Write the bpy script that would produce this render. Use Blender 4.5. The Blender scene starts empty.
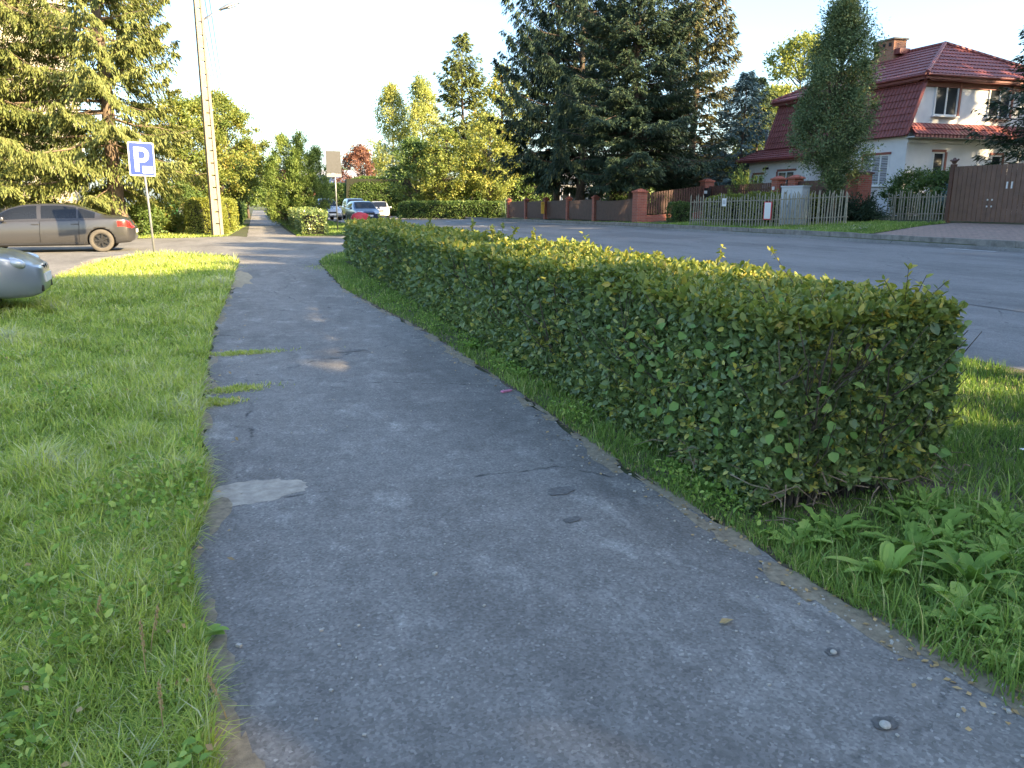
import bpy, bmesh, math, random
import numpy as np
from mathutils import Vector, Matrix
R_ = math.radians
rng = np.random.default_rng(7)
random.seed(7)
sc = bpy.context.scene
COL = sc.collection

# ------------------------------------------------------------------ camera model
F, EYE, HY = 770.0, 1.5, 203.0
PITCH = math.atan((384 - HY) / F)
YAW = R_(18.0)

def ray(px, py):
    a = (px - 512) / F; b = (384 - py) / F
    fx = math.cos(PITCH) + b * math.sin(PITCH); up = -math.sin(PITCH) + b * math.cos(PITCH)
    return (a * math.cos(YAW) + fx * math.sin(YAW), -a * math.sin(YAW) + fx * math.cos(YAW), up, fx)

def hgt(x, y):
    """terrain height: level on the path side, rising over the road to the gardens"""
    x = np.asarray(x, float); y = np.asarray(y, float)
    hx = np.interp(x, [3.6, 5.75, 10.8, 15.9, 15.95, 17, 20, 24, 30, 60], [0, .2, .36, .45, .55, .6, .8, .98, 1.03, 1.1])
    k = np.interp(y, [20, 27, 34, 50, 80, 160], [1, .96, .9, .62, .36, .2])
    return hx * k

def hz(x, y): return float(hgt(x, y))

def G(px, py):
    """point of the terrain seen at a place of the photograph (survey helper)"""
    x, y, u, f = ray(px, py)
    t0 = 0.5
    for i in range(4000):
        t1 = t0 * 1.01
        if EYE + u * t1 < hz(x * t1, y * t1):
            for _ in range(30):
                tm = (t0 + t1) / 2
                if EYE + u * tm < hz(x * tm, y * tm): t1 = tm
                else: t0 = tm
            break
        t0 = t1
    return (x * t0, y * t0, hz(x * t0, y * t0))

def PT(px, py, d):
    x, y, u, f = ray(px, py); t = d / f
    return (x * t, y * t, EYE + u * t)

def at(px, d):
    """ground point below an image column at forward distance d"""
    x, y, u, f = ray(px, 203.0); t = d / f
    return (x * t, y * t, hz(x * t, y * t))

# ------------------------------------------------------------------ materials
MATS = {}
def nmat(name):
    m = bpy.data.materials.new(name); m.use_nodes = True
    nt = m.node_tree; b = nt.nodes['Principled BSDF']
    MATS[name] = m
    return m, nt, b

def N_(nt, t, **kw):
    n = nt.nodes.new(t)
    for k, v in kw.items():
        if k in n.inputs: n.inputs[k].default_value = v
        else: setattr(n, k, v)
    return n

def ramp(nt, stops, interp='LINEAR'):
    r = nt.nodes.new('ShaderNodeValToRGB'); cr = r.color_ramp; cr.interpolation = interp
    while len(cr.elements) < len(stops): cr.elements.new(0.5)
    for e, (p, c) in zip(cr.elements, stops):
        e.position = p; e.color = (c[0], c[1], c[2], 1)
    return r

def coords(nt, scale=(1, 1, 1), rot=(0, 0, 0)):
    tc = nt.nodes.new('ShaderNodeTexCoord'); mp = nt.nodes.new('ShaderNodeMapping')
    mp.inputs['Scale'].default_value = scale; mp.inputs['Rotation'].default_value = rot
    nt.links.new(tc.outputs['Object'], mp.inputs['Vector'])
    return mp.outputs['Vector']

def noise(nt, vec, s, d=4, r=.6):
    n = N_(nt, 'ShaderNodeTexNoise', Scale=s, Detail=d, Roughness=r)
    nt.links.new(vec, n.inputs['Vector']); return n

def plain(name, c, rough=.6, metal=0., var=.12, scale=6., bump=0., coat=0.):
    m, nt, b = nmat(name)
    v = coords(nt)
    n = noise(nt, v, scale, 5, .65)
    lo = [x * (1 - var) for x in c]; hi = [min(1, x * (1 + var)) for x in c]
    r = ramp(nt, [(.3, lo), (.7, hi)])
    nt.links.new(n.outputs['Fac'], r.inputs['Fac']); nt.links.new(r.outputs['Color'], b.inputs['Base Color'])
    b.inputs['Roughness'].default_value = rough; b.inputs['Metallic'].default_value = metal
    if coat: b.inputs['Coat Weight'].default_value = coat; b.inputs['Coat Roughness'].default_value = .08
    if bump:
        n2 = noise(nt, v, scale * 8, 4, .7); bp = N_(nt, 'ShaderNodeBump', Strength=bump, Distance=.01)
        nt.links.new(n2.outputs['Fac'], bp.inputs['Height']); nt.links.new(bp.outputs['Normal'], b.inputs['Normal'])
    return m

def leafmat(name, stops, trans=.3, rough=.5, spec=.3, gain=1.75):
    stops = [(q, [min(.6, x * gain) for x in c]) for q, c in stops]
    m, nt, b = nmat(name)
    at_ = N_(nt, 'ShaderNodeAttribute', attribute_name='tint')
    r = ramp(nt, stops)
    nt.links.new(at_.outputs['Fac'], r.inputs['Fac'])
    nt.links.new(r.outputs['Color'], b.inputs['Base Color'])
    b.inputs['Roughness'].default_value = rough
    b.inputs['Specular IOR Level'].default_value = spec
    if trans:
        t = nt.nodes.new('ShaderNodeBsdfTranslucent'); mx = nt.nodes.new('ShaderNodeMixShader')
        hs = N_(nt, 'ShaderNodeHueSaturation', Saturation=1.1, Value=1.25)
        nt.links.new(r.outputs['Color'], hs.inputs['Color']); nt.links.new(hs.outputs['Color'], t.inputs['Color'])
        mx.inputs['Fac'].default_value = trans
        nt.links.new(b.outputs['BSDF'], mx.inputs[1]); nt.links.new(t.outputs['BSDF'], mx.inputs[2])
        nt.links.new(mx.outputs['Shader'], nt.nodes['Material Output'].inputs['Surface'])
    return m

def asphalt(name, dark, light, speck=.5, dust=(.26, .25, .24), dustamt=.35, bump=.35, seams=False):
    m, nt, b = nmat(name); L = nt.links.new
    v = coords(nt)
    big = noise(nt, v, .9, 6, .62); mid = noise(nt, v, 5.5, 6, .7); fine = noise(nt, v, 130, 3, .8)
    r1 = ramp(nt, [(.3, dark), (.72, light)]); L(mid.outputs['Fac'], r1.inputs['Fac'])
    # scuffed pale dust
    vs = coords(nt, (1.0, .55, 1), (0, 0, .35)); du = noise(nt, vs, 3.2, 9, .72)
    r2 = ramp(nt, [(.54, (0, 0, 0)), (.72, (1, 1, 1))]); L(du.outputs['Fac'], r2.inputs['Fac'])
    mulb = N_(nt, 'ShaderNodeMath', operation='MULTIPLY'); L(r2.outputs['Color'], mulb.inputs[0])
    rb = ramp(nt, [(.3, (.25,)*3), (.7, (1,)*3)]); L(big.outputs['Fac'], rb.inputs['Fac']); L(rb.outputs['Color'], mulb.inputs[1])
    mul = N_(nt, 'ShaderNodeMath', operation='MULTIPLY'); L(mulb.outputs[0], mul.inputs[0]); mul.inputs[1].default_value = dustamt
    mx = N_(nt, 'ShaderNodeMix', data_type='RGBA'); L(mul.outputs[0], mx.inputs[0]); L(r1.outputs['Color'], mx.inputs[6]); mx.inputs[7].default_value = (*dust, 1)
    # crushed-stone specks
    vo = N_(nt, 'ShaderNodeTexVoronoi', Scale=95.); L(v, vo.inputs['Vector'])
    vc = ramp(nt, [(.0, (.4,)*3), (.6, (1.,)*3), (.85, (1.3,)*3), (1., (2.2,)*3)]); L(vo.outputs['Color'], vc.inputs['Fac'])
    m2 = N_(nt, 'ShaderNodeMix', data_type='RGBA', blend_type='MULTIPLY'); m2.inputs[0].default_value = speck
    L(mx.outputs[2], m2.inputs[6]); L(vc.outputs['Color'], m2.inputs[7])
    # rare white stones
    v3 = N_(nt, 'ShaderNodeTexVoronoi', Scale=11.); L(v, v3.inputs['Vector'])
    r3 = ramp(nt, [(.045, (1,)*3), (.06, (0,)*3)]); L(v3.outputs['Distance'], r3.inputs['Fac'])
    sp = N_(nt, 'ShaderNodeSeparateColor'); L(v3.outputs['Color'], sp.inputs['Color'])
    gt = N_(nt, 'ShaderNodeMath', operation='GREATER_THAN'); L(sp.outputs[0], gt.inputs[0]); gt.inputs[1].default_value = .72
    mm = N_(nt, 'ShaderNodeMath', operation='MULTIPLY'); L(r3.outputs['Color'], mm.inputs[0]); L(gt.outputs[0], mm.inputs[1])
    m4 = N_(nt, 'ShaderNodeMix', data_type='RGBA'); L(mm.outputs[0], m4.inputs[0]); L(m2.outputs[2], m4.inputs[6]); m4.inputs[7].default_value = (.34, .33, .31, 1)
    # old damp stains and worn tracks
    st_ = noise(nt, coords(nt, (1., .3, 1)), .8, 7, .7); rs = ramp(nt, [(.36, (.72,)*3), (.52, (1,)*3), (.68, (1.12,)*3)]); L(st_.outputs['Fac'], rs.inputs['Fac'])
    ms = N_(nt, 'ShaderNodeMix', data_type='RGBA', blend_type='MULTIPLY'); ms.inputs[0].default_value = 1.; L(m4.outputs[2], ms.inputs[6]); L(rs.outputs['Color'], ms.inputs[7]); m4 = ms
    # cracks
    vw = noise(nt, v, 1.7, 3, .6); add = N_(nt, 'ShaderNodeMix', data_type='VECTOR'); add.inputs[0].default_value = .22
    L(v, add.inputs[4]); L(vw.outputs['Color'], add.inputs[5])
    cr = N_(nt, 'ShaderNodeTexVoronoi', feature='DISTANCE_TO_EDGE', Scale=.55); L(add.outputs[1], cr.inputs['Vector'])
    rc = ramp(nt, [(.0, (1,)*3), (.009, (0,)*3)]); L(cr.outputs['Distance'], rc.inputs['Fac'])
    cm = N_(nt, 'ShaderNodeMath', operation='MULTIPLY'); L(rc.outputs['Color'], cm.inputs[0])
    rk = ramp(nt, [(.5, (0,)*3), (.62, (1,)*3)]); L(mid.outputs['Fac'], rk.inputs['Fac']); L(rk.outputs['Color'], cm.inputs[1])
    m5 = N_(nt, 'ShaderNodeMix', data_type='RGBA'); L(cm.outputs[0], m5.inputs[0]); L(m4.outputs[2], m5.inputs[6]); m5.inputs[7].default_value = (.03, .03, .03, 1)
    L(m5.outputs[2], b.inputs['Base Color'])
    b.inputs['Roughness'].default_value = .82
    b.inputs['Specular IOR Level'].default_value = .35
    ad = N_(nt, 'ShaderNodeMath', operation='ADD'); L(fine.outputs['Fac'], ad.inputs[0]); L(mid.outputs['Fac'], ad.inputs[1])
    s2 = N_(nt, 'ShaderNodeMath', operation='SUBTRACT'); L(ad.outputs[0], s2.inputs[0]); L(cm.outputs[0], s2.inputs[1])
    bp = N_(nt, 'ShaderNodeBump', Strength=bump, Distance=.006); L(s2.outputs[0], bp.inputs['Height']); L(bp.outputs['Normal'], b.inputs['Normal'])
    return m

def brickmat(name, c1, c2, mortar, scale=1., bw=.25, rh=.075):
    m, nt, b = nmat(name); L = nt.links.new
    tc = nt.nodes.new('ShaderNodeTexCoord'); sx = nt.nodes.new('ShaderNodeSeparateXYZ'); L(tc.outputs['Object'], sx.inputs[0])
    ad = N_(nt, 'ShaderNodeMath', operation='ADD'); L(sx.outputs[0], ad.inputs[0]); L(sx.outputs[1], ad.inputs[1])
    cb = nt.nodes.new('ShaderNodeCombineXYZ'); L(ad.outputs[0], cb.inputs[0]); L(sx.outputs[2], cb.inputs[1])
    br = N_(nt, 'ShaderNodeTexBrick', Scale=scale); br.inputs['Brick Width'].default_value = bw; br.inputs['Row Height'].default_value = rh
    br.inputs['Mortar Size'].default_value = .006
    br.inputs['Color1'].default_value = (*c1, 1); br.inputs['Color2'].default_value = (*c2, 1); br.inputs['Mortar'].default_value = (*mortar, 1)
    L(cb.outputs[0], br.inputs['Vector']); L(br.outputs['Color'], b.inputs['Base Color'])
    b.inputs['Roughness'].default_value = .85
    bp = N_(nt, 'ShaderNodeBump', Strength=.4, Distance=.008, invert=True); L(br.outputs['Fac'], bp.inputs['Height']); L(bp.outputs['Normal'], b.inputs['Normal'])
    return m

def tilemat(name, c):
    m, nt, b = nmat(name); L = nt.links.new
    tc = nt.nodes.new('ShaderNodeTexCoord'); sx = nt.nodes.new('ShaderNodeSeparateXYZ'); L(tc.outputs['Object'], sx.inputs[0])
    ge = nt.nodes.new('ShaderNodeNewGeometry'); sn = nt.nodes.new('ShaderNodeSeparateXYZ'); L(ge.outputs['True Normal'], sn.inputs[0])
    ab = N_(nt, 'ShaderNodeMath', operation='ABSOLUTE'); L(sn.outputs[0], ab.inputs[0])
    a2 = N_(nt, 'ShaderNodeMath', operation='ABSOLUTE'); L(sn.outputs[1], a2.inputs[0])
    gt = N_(nt, 'ShaderNodeMath', operation='GREATER_THAN'); L(ab.outputs[0], gt.inputs[0]); L(a2.outputs[0], gt.inputs[1])
    mx = N_(nt, 'ShaderNodeMix', data_type='FLOAT'); L(gt.outputs[0], mx.inputs[0]); L(sx.outputs[0], mx.inputs[2]); L(sx.outputs[1], mx.inputs[3])
    ml = N_(nt, 'ShaderNodeMath', operation='MULTIPLY'); L(mx.outputs[0], ml.inputs[0]); ml.inputs[1].default_value = 2 * math.pi / .2
    si = N_(nt, 'ShaderNodeMath', operation='SINE'); L(ml.outputs[0], si.inputs[0])
    bp = N_(nt, 'ShaderNodeBump', Strength=.9, Distance=.03); L(si.outputs[0], bp.inputs['Height']); L(bp.outputs['Normal'], b.inputs['Normal'])
    n = noise(nt, tc.outputs['Object'], 1.3, 5, .6); r = ramp(nt, [(.3, [x * .8 for x in c]), (.7, [x * 1.15 for x in c])])
    L(n.outputs['Fac'], r.inputs['Fac']); L(r.outputs['Color'], b.inputs['Base Color']); b.inputs['Roughness'].default_value = .55
    return m

def barkmat(name, a, c):
    m, nt, b = nmat(name); L = nt.links.new
    v = coords(nt, (1, 1, .25)); n = noise(nt, v, 14, 6, .7)
    r = ramp(nt, [(.35, a), (.65, c)]); L(n.outputs['Fac'], r.inputs['Fac']); L(r.outputs['Color'], b.inputs['Base Color'])
    b.inputs['Roughness'].default_value = .9
    bp = N_(nt, 'ShaderNodeBump', Strength=.8, Distance=.03); L(n.outputs['Fac'], bp.inputs['Height']); L(bp.outputs['Normal'], b.inputs['Normal'])
    return m

def groundmat(name):
    m, nt, b = nmat(name); L = nt.links.new
    v = coords(nt); n1 = noise(nt, v, .7, 6, .7); n2 = noise(nt, v, 18, 5, .8)
    mul = N_(nt, 'ShaderNodeMix', data_type='FLOAT'); mul.inputs[0].default_value = .55
    L(n1.outputs['Fac'], mul.inputs[2]); L(n2.outputs['Fac'], mul.inputs[3])
    r = ramp(nt, [(.33, (.055, .042, .026)), (.45, (.075, .065, .03)), (.52, (.05, .062, .018)), (.66, (.085, .1, .03))])
    L(mul.outputs[0], r.inputs['Fac']); L(r.outputs['Color'], b.inputs['Base Color']); b.inputs['Roughness'].default_value = .95
    bp = N_(nt, 'ShaderNodeBump', Strength=.8, Distance=.03); L(n2.outputs['Fac'], bp.inputs['Height']); L(bp.outputs['Normal'], b.inputs['Normal'])
    return m

def pavermat(name):
    m, nt, b = nmat(name); L = nt.links.new
    v = coords(nt); br = N_(nt, 'ShaderNodeTexBrick', Scale=1.); br.inputs['Brick Width'].default_value = .2; br.inputs['Row Height'].default_value = .1
    br.inputs['Mortar Size'].default_value = .006; br.inputs['Color1'].default_value = (.36, .24, .19, 1); br.inputs['Color2'].default_value = (.27, .185, .15, 1); br.inputs['Mortar'].default_value = (.1, .095, .07, 1)
    L(v, br.inputs['Vector']); n = noise(nt, v, 1.4, 6, .7)
    mx = N_(nt, 'ShaderNodeMix', data_type='RGBA'); r = ramp(nt, [(.5, (0,)*3), (.75, (.7,)*3)]); L(n.outputs['Fac'], r.inputs['Fac'])
    L(r.outputs['Color'], mx.inputs[0]); L(br.outputs['Color'], mx.inputs[6]); mx.inputs[7].default_value = (.25, .21, .16, 1)
    L(mx.outputs[2], b.inputs['Base Color']); b.inputs['Roughness'].default_value = .9
    return m

M_path = asphalt('path_asphalt', (.18, .166, .149), (.27, .252, .228), .6, (.52, .49, .44), .85, bump=.7)
M_road = asphalt('road_asphalt', (.195, .184, .172), (.235, .224, .21), .45, (.3, .29, .28), .25, .2)
M_drive = asphalt('drive_asphalt', (.17, .162, .152), (.23, .22, .2), .4, (.36, .335, .3), .5, .25)
M_ground = groundmat('soil_and_turf')
M_sand = plain('sandy_mortar', (.38, .335, .275), .95, 0, .3, 14, .5)
M_kerb = plain('kerb_concrete', (.2, .185, .165), .9, 0, .4, 5, .4)
M_paver = pavermat('forecourt_pavers')
M_white = plain('road_paint', (.62, .62, .6), .7, 0, .15, 8)
M_concrete = plain('pole_concrete', (.28, .235, .18), .85, 0, .15, 6, .4)
M_steel = plain('galvanised_steel', (.35, .36, .37), .45, .7, .1, 10)
M_greypaint = plain('grey_paint', (.2, .2, .205), .55, 0, .1, 8)
M_bark = barkmat('spruce_bark', (.05, .038, .03), (.14, .105, .08))
M_barklit = barkmat('sunlit_bark', (.12, .085, .06), (.26, .19, .135))  # sunlit copy of the spruce bark, warm light put into the colour
M_birch = barkmat('birch_bark', (.1, .09, .08), (.5, .48, .45))
M_stem = barkmat('hedge_stem', (.045, .033, .025), (.13, .1, .075))
M_deadtwig = barkmat('dead_twig', (.12, .085, .055), (.3, .22, .15))
M_core = plain('dark_core', (.02, .022, .012), .95, 0, .4, 12, .5)  # solid core in place of twigs, inner shade put into its colour
M_brick = brickmat('red_brick', (.36, .105, .065), (.28, .075, .05), (.25, .19, .16))
M_brickcap = plain('brick_cap', (.33, .1, .065), .8, 0, .15, 8)
M_chim = brickmat('orange_brick', (.42, .2, .11), (.36, .15, .085), (.3, .24, .2))
M_slat = plain('brown_stained_slat', (.085, .04, .03), .6, 0, .25, 4)
M_gate = plain('brown_board', (.13, .074, .054), .6, 0, .2, 4)
M_wood = plain('weathered_stake', (.3, .27, .2), .9, 0, .3, 9, .3)
M_plaster = plain('pale_plaster', (.72, .72, .725), .85, 0, .09, 1.1, .15)
M_roof = tilemat('red_metal_tile', (.25, .07, .062))
M_fascia = plain('red_fascia', (.2, .05, .045), .5, 0, .15, 4)
M_guide = plain('shutter_guide', (.28, .09, .07), .5, 0, .1, 4)
M_upvc = plain('white_upvc', (.74, .74, .73), .35, 0, .03, 4)
M_blind = plain('grey_blind', (.42, .43, .46), .5, 0, .05, 4)
M_cab = plain('cabinet_grey', (.47, .49, .5), .6, 0, .06, 3)
M_cabw = plain('cabinet_white', (.66, .68, .7), .5, 0, .05, 3)
M_paper = plain('notice_paper', (.7, .7, .69), .7, 0, .05, 9)
M_red = plain('red_cover', (.6, .045, .06), .55, 0, .12, 5)
M_yellow = plain('yellow_letterbox', (.75, .42, .04), .5, 0, .08, 5)
M_bin = plain('green_plastic', (.02, .2, .07), .45, 0, .12, 5)
M_black = plain('black_plastic', (.012, .012, .013), .5, 0, .2, 5)
M_tyre = plain('tyre_rubber', (.022, .021, .02), .85, 0, .2, 8)
M_tyredusty = plain('dusty_tyre', (.1, .088, .072), .9, 0, .2, 8)
M_rimdark = plain('dark_rim', (.05, .048, .045), .4, .6, .1, 8)
M_rim = plain('silver_rim', (.5, .5, .51), .35, .8, .05, 8)
M_glass = plain('dark_glass', (.012, .014, .017), .06, 0, .1, 3)
M_winglass = plain('window_glass', (.03, .036, .045), .05, 0, .3, 1.5)
M_tail = plain('red_lens', (.5, .02, .018), .2, 0, .1, 9, 0, .6)
M_lens = plain('clear_lens', (.55, .57, .6), .12, .3, .12, 16, 0, .8)
M_cream = plain('cream_render', (.58, .52, .4), .85, 0, .05, 1.)
M_teal = plain('teal_panel', (.13, .33, .29), .7, 0, .06, 1.)
M_signblue = plain('sign_blue', (.004, .035, .22), .4, 0, .04, 3)
M_signwhite = plain('sign_white', (.8, .8, .8), .4, 0, .03, 3)
M_signback = plain('sign_back', (.07, .07, .07), .5, .3, .08, 4)
M_pink = plain('pink_wrapper', (.75, .25, .4), .35, 0, .15, 60)
M_stone = plain('pale_stone', (.42, .39, .34), .85, 0, .2, 60)
M_dryleaf = plain('dry_leaf', (.36, .26, .12), .8, 0, .2, 60)
M_farroof = plain('grey_roof', (.3, .31, .35), .7, 0, .1, 2)
def paint(n, c, metal=.5, rough=.32): return plain(n, c, rough, metal, .03, 2, 0, .7)
M_pgrey = paint('warm_grey_paint', (.06, .058, .058), .4)
M_psilver = paint('silver_paint', (.25, .285, .34), .5)
M_pblue = paint('dark_blue_paint', (.03, .05, .1))
M_pblack = paint('black_paint', (.02, .022, .025))
M_pwhite = paint('white_paint', (.68, .68, .67), 0)
M_pgrey2 = paint('light_grey_paint', (.38, .39, .41))

G1, G2, G3 = (.045, .075, .016), (.09, .135, .03), (.2, .2, .045)
L_grass = leafmat('grass_blade', [(0, (.06, .092, .018)), (.4, (.12, .165, .032)), (.72, (.215, .235, .05)), (.93, (.3, .265, .1)), (1, (.36, .3, .15))], .35, .55, .25, gain=2.5)
L_grassgreen = leafmat('fresh_grass_blade', [(0, (.048, .085, .017)), (.5, (.095, .148, .032)), (.9, (.17, .215, .052)), (1, (.3, .26, .12))], .35, .5, .3, gain=2.1)
L_weed = leafmat('weed_leaf', [(0, (.05, .085, .018)), (.55, (.095, .145, .032)), (1, (.17, .2, .055))], .35, .7, .15, gain=2.9)
L_hedge = leafmat('hedge_leaf', [(0, (.03, .044, .018)), (.4, (.055, .078, .026)), (.72, (.095, .12, .036)), (.86, (.16, .15, .045)), (.95, (.27, .17, .045)), (1, (.4, .2, .05))], .25, .38, .5, gain=3.0)
L_hedgetop = leafmat('hedge_top_leaf', [(0, (.055, .08, .018)), (.45, (.11, .13, .028)), (.75, (.2, .185, .04)), (1, (.34, .22, .05))], .3, .4, .45, gain=2.0)  # yellower than the sides: sun on the top put into the leaf colour
L_vine = leafmat('vine_leaf', [(0, (.06, .12, .03)), (1, (.15, .23, .06))], .35, .5, .3)
L_spruce = leafmat('spruce_needles', [(0, (.012, .025, .017)), (.5, (.024, .042, .024)), (1, (.052, .07, .03))], .1, .6, .25, gain=1.6)
L_sprucey = leafmat('sunlit_spruce', [(0, (.042, .06, .018)), (.5, (.085, .102, .03)), (1, (.15, .15, .05))], .2, .6, .25, gain=1.75)  # warm sunlight on the crowns put into the needle colour
L_sprucebrown = leafmat('sunlit_brown_spruce', [(0, (.025, .035, .018)), (.6, (.06, .06, .028)), (1, (.13, .085, .04))], .15, .6, .2, gain=2.3)  # red-brown of the sunlit side put into the needle colour
L_bluespruce = leafmat('blue_spruce', [(0, (.03, .05, .045)), (.6, (.06, .09, .085)), (1, (.1, .13, .12))], .1, .6, .25, gain=2.3)
L_thuja = leafmat('thuja_spray', [(0, (.028, .042, .02)), (.5, (.055, .078, .034)), (.9, (.1, .12, .045)), (1, (.16, .14, .06))], .15, .6, .25, gain=2.3)
L_yew = leafmat('yew_spray', [(0, (.035, .06, .016)), (.5, (.075, .105, .026)), (1, (.14, .16, .04))], .2, .55, .25, gain=2.3)
L_birch = leafmat('birch_leaf', [(0, (.07, .09, .025)), (.6, (.15, .16, .04)), (1, (.26, .22, .06))], .35, .5, .3, gain=2.3)
L_gold = leafmat('turning_leaf', [(0, (.05, .075, .02)), (.5, (.11, .125, .03)), (.85, (.19, .155, .04)), (1, (.26, .12, .04))], .35, .5, .3, gain=2.3)
L_copper = leafmat('copper_leaf', [(0, (.06, .028, .022)), (.6, (.13, .06, .04)), (1, (.22, .12, .06))], .25, .5, .3)
L_green = leafmat('broad_leaf', [(0, (.028, .05, .014)), (.6, (.06, .09, .024)), (1, (.13, .15, .04))], .3, .5, .3, gain=2.3)
L_clip = leafmat('clipped_hedge_leaf', [(0, (.03, .055, .015)), (.6, (.06, .095, .024)), (1, (.11, .14, .035))], .25, .5, .3)
L_yclip = leafmat('yellow_hedge_leaf', [(0, (.07, .09, .02)), (.6, (.14, .155, .03)), (1, (.24, .22, .05))], .3, .5, .3)

# ------------------------------------------------------------------ object helpers
def thing(name, label, cat, loc=(0, 0, 0), rot=0, group=None):
    o = bpy.data.objects.new(name, None); COL.objects.link(o)
    o.location = loc; o.rotation_euler = (0, 0, rot); o.empty_display_size = .2
    o['label'] = label; o['category'] = cat
    if group: o['group'] = group
    return o
def tag(o, label, cat, group=None, kind=None):
    o['label'] = label; o['category'] = cat
    if group: o['group'] = group
    if kind: o['kind'] = kind
    return o
def clone(o, parent=None):
    c = o.copy(); COL.objects.link(c); c.parent = parent
    for ch in list(o.children): clone(ch, c)
    return c

class MB:
    """collects polygons for one mesh"""
    def __init__(s): s.v = []; s.f = []; s.mi = []
    def add(s, vs, fs, mi=0):
        b = len(s.v); s.v += [tuple(p) for p in vs]; s.f += [tuple(b + i for i in f) for f in fs]; s.mi += [mi] * len(fs); return s
    def box(s, c, d, rot=0, mi=0, taper=1., M=None):
        x, y, z = d[0] / 2, d[1] / 2, d[2] / 2
        vs = []
        for sz in (-1, 1):
            k = taper if sz > 0 else 1
            for sx, sy in ((-1, -1), (1, -1), (1, 1), (-1, 1)): vs.append(Vector((sx * x * k, sy * y * k, sz * z)))
        if M is None: M = Matrix.Rotation(rot, 4, 'Z')
        vs = [M @ p + Vector(c) for p in vs]
        return s.add(vs, [(0, 3, 2, 1), (4, 5, 6, 7), (0, 1, 5, 4), (1, 2, 6, 5), (2, 3, 7, 6), (3, 0, 4, 7)], mi)
    def tube(s, pts, rad, n=8, mi=0, cap=True):
        pts = [Vector(p) for p in pts]
        if not hasattr(rad, '__len__'): rad = [rad] * len(pts)
        vs = []
        for i, p in enumerate(pts):
            t = (pts[min(i + 1, len(pts) - 1)] - pts[max(i - 1, 0)]).normalized()
            a = t.cross(Vector((0, 0, 1)) if abs(t.z) < .9 else Vector((1, 0, 0))).normalized(); b = t.cross(a)
            for k in range(n):
                th = 2 * math.pi * k / n
                vs.append(p + (a * math.cos(th) + b * math.sin(th)) * rad[i])
        fs = []
        for i in range(len(pts) - 1):
            for k in range(n):
                k2 = (k + 1) % n
                fs.append((i * n + k, i * n + k2, (i + 1) * n + k2, (i + 1) * n + k))
        if cap: fs += [tuple(range(n))[::-1], tuple((len(pts) - 1) * n + k for k in range(n))]
        return s.add(vs, fs, mi)
    def prism(s, poly, axis, a, b, mi=0):
        """poly: 2-D outline; axis: 'x','y','z' extrusion axis from a to b"""
        n = len(poly)
        def pt(p, q):
            return {'x': (q, p[0], p[1]), 'y': (p[0], q, p[1]), 'z': (p[0], p[1], q)}[axis]
        vs = [pt(p, a) for p in poly] + [pt(p, b) for p in poly]
        fs = [tuple(range(n)), tuple(range(n, 2 * n))[::-1]] + [(i, i + n, (i + 1) % n + n, (i + 1) % n) for i in range(n)]
        return s.add(vs, fs, mi)
    def build(s, name, mats, parent=None, smooth=False, bevel=0., loc=None):
        me = bpy.data.meshes.new(name); me.from_pydata(s.v, [], s.f)
        if not isinstance(mats, (list, tuple)): mats = [mats]
        for m in mats: me.materials.append(m)
        me.polygons.foreach_set('material_index', s.mi)
        bm = bmesh.new(); bm.from_mesh(me); bmesh.ops.recalc_face_normals(bm, faces=bm.faces)
        if bevel: bmesh.ops.bevel(bm, geom=list(bm.edges), offset=bevel, segments=2, profile=.6, affect='EDGES', clamp_overlap=True)
        bm.to_mesh(me); bm.free()
        if smooth: me.polygons.foreach_set('use_smooth', [True] * len(me.polygons))
        o = bpy.data.objects.new(name, me); COL.objects.link(o)
        if parent: o.parent = parent
        if loc is not None: o.location = loc
        return o

def unit(v): return v / np.maximum(np.linalg.norm(v, axis=-1, keepdims=True), 1e-9)

def npmesh(name, V, Fs, mat, parent=None, tint=None, smooth=False):
    """V (n,3); Fs: list of int arrays (m,k), faces of equal size each"""
    me = bpy.data.meshes.new(name)
    me.vertices.add(len(V)); me.vertices.foreach_set('co', np.ascontiguousarray(V, np.float32).ravel())
    loops = np.concatenate([f.ravel() for f in Fs]); sizes = np.concatenate([np.full(len(f), f.shape[1]) for f in Fs])
    me.loops.add(len(loops)); me.loops.foreach_set('vertex_index', loops.astype(np.int32))
    me.polygons.add(len(sizes)); st = np.concatenate([[0], np.cumsum(sizes)[:-1]])
    me.polygons.foreach_set('loop_start', st.astype(np.int32))
    me.materials.append(mat)
    if tint is not None:
        a = me.attributes.new('tint', 'FLOAT', 'FACE'); a.data.foreach_set('value', np.ascontiguousarray(tint, np.float32))
    if smooth: me.polygons.foreach_set('use_smooth', np.ones(len(sizes), bool))
    me.update(calc_edges=True)
    o = bpy.data.objects.new(name, me); COL.objects.link(o)
    if parent: o.parent = parent
    return o

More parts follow.
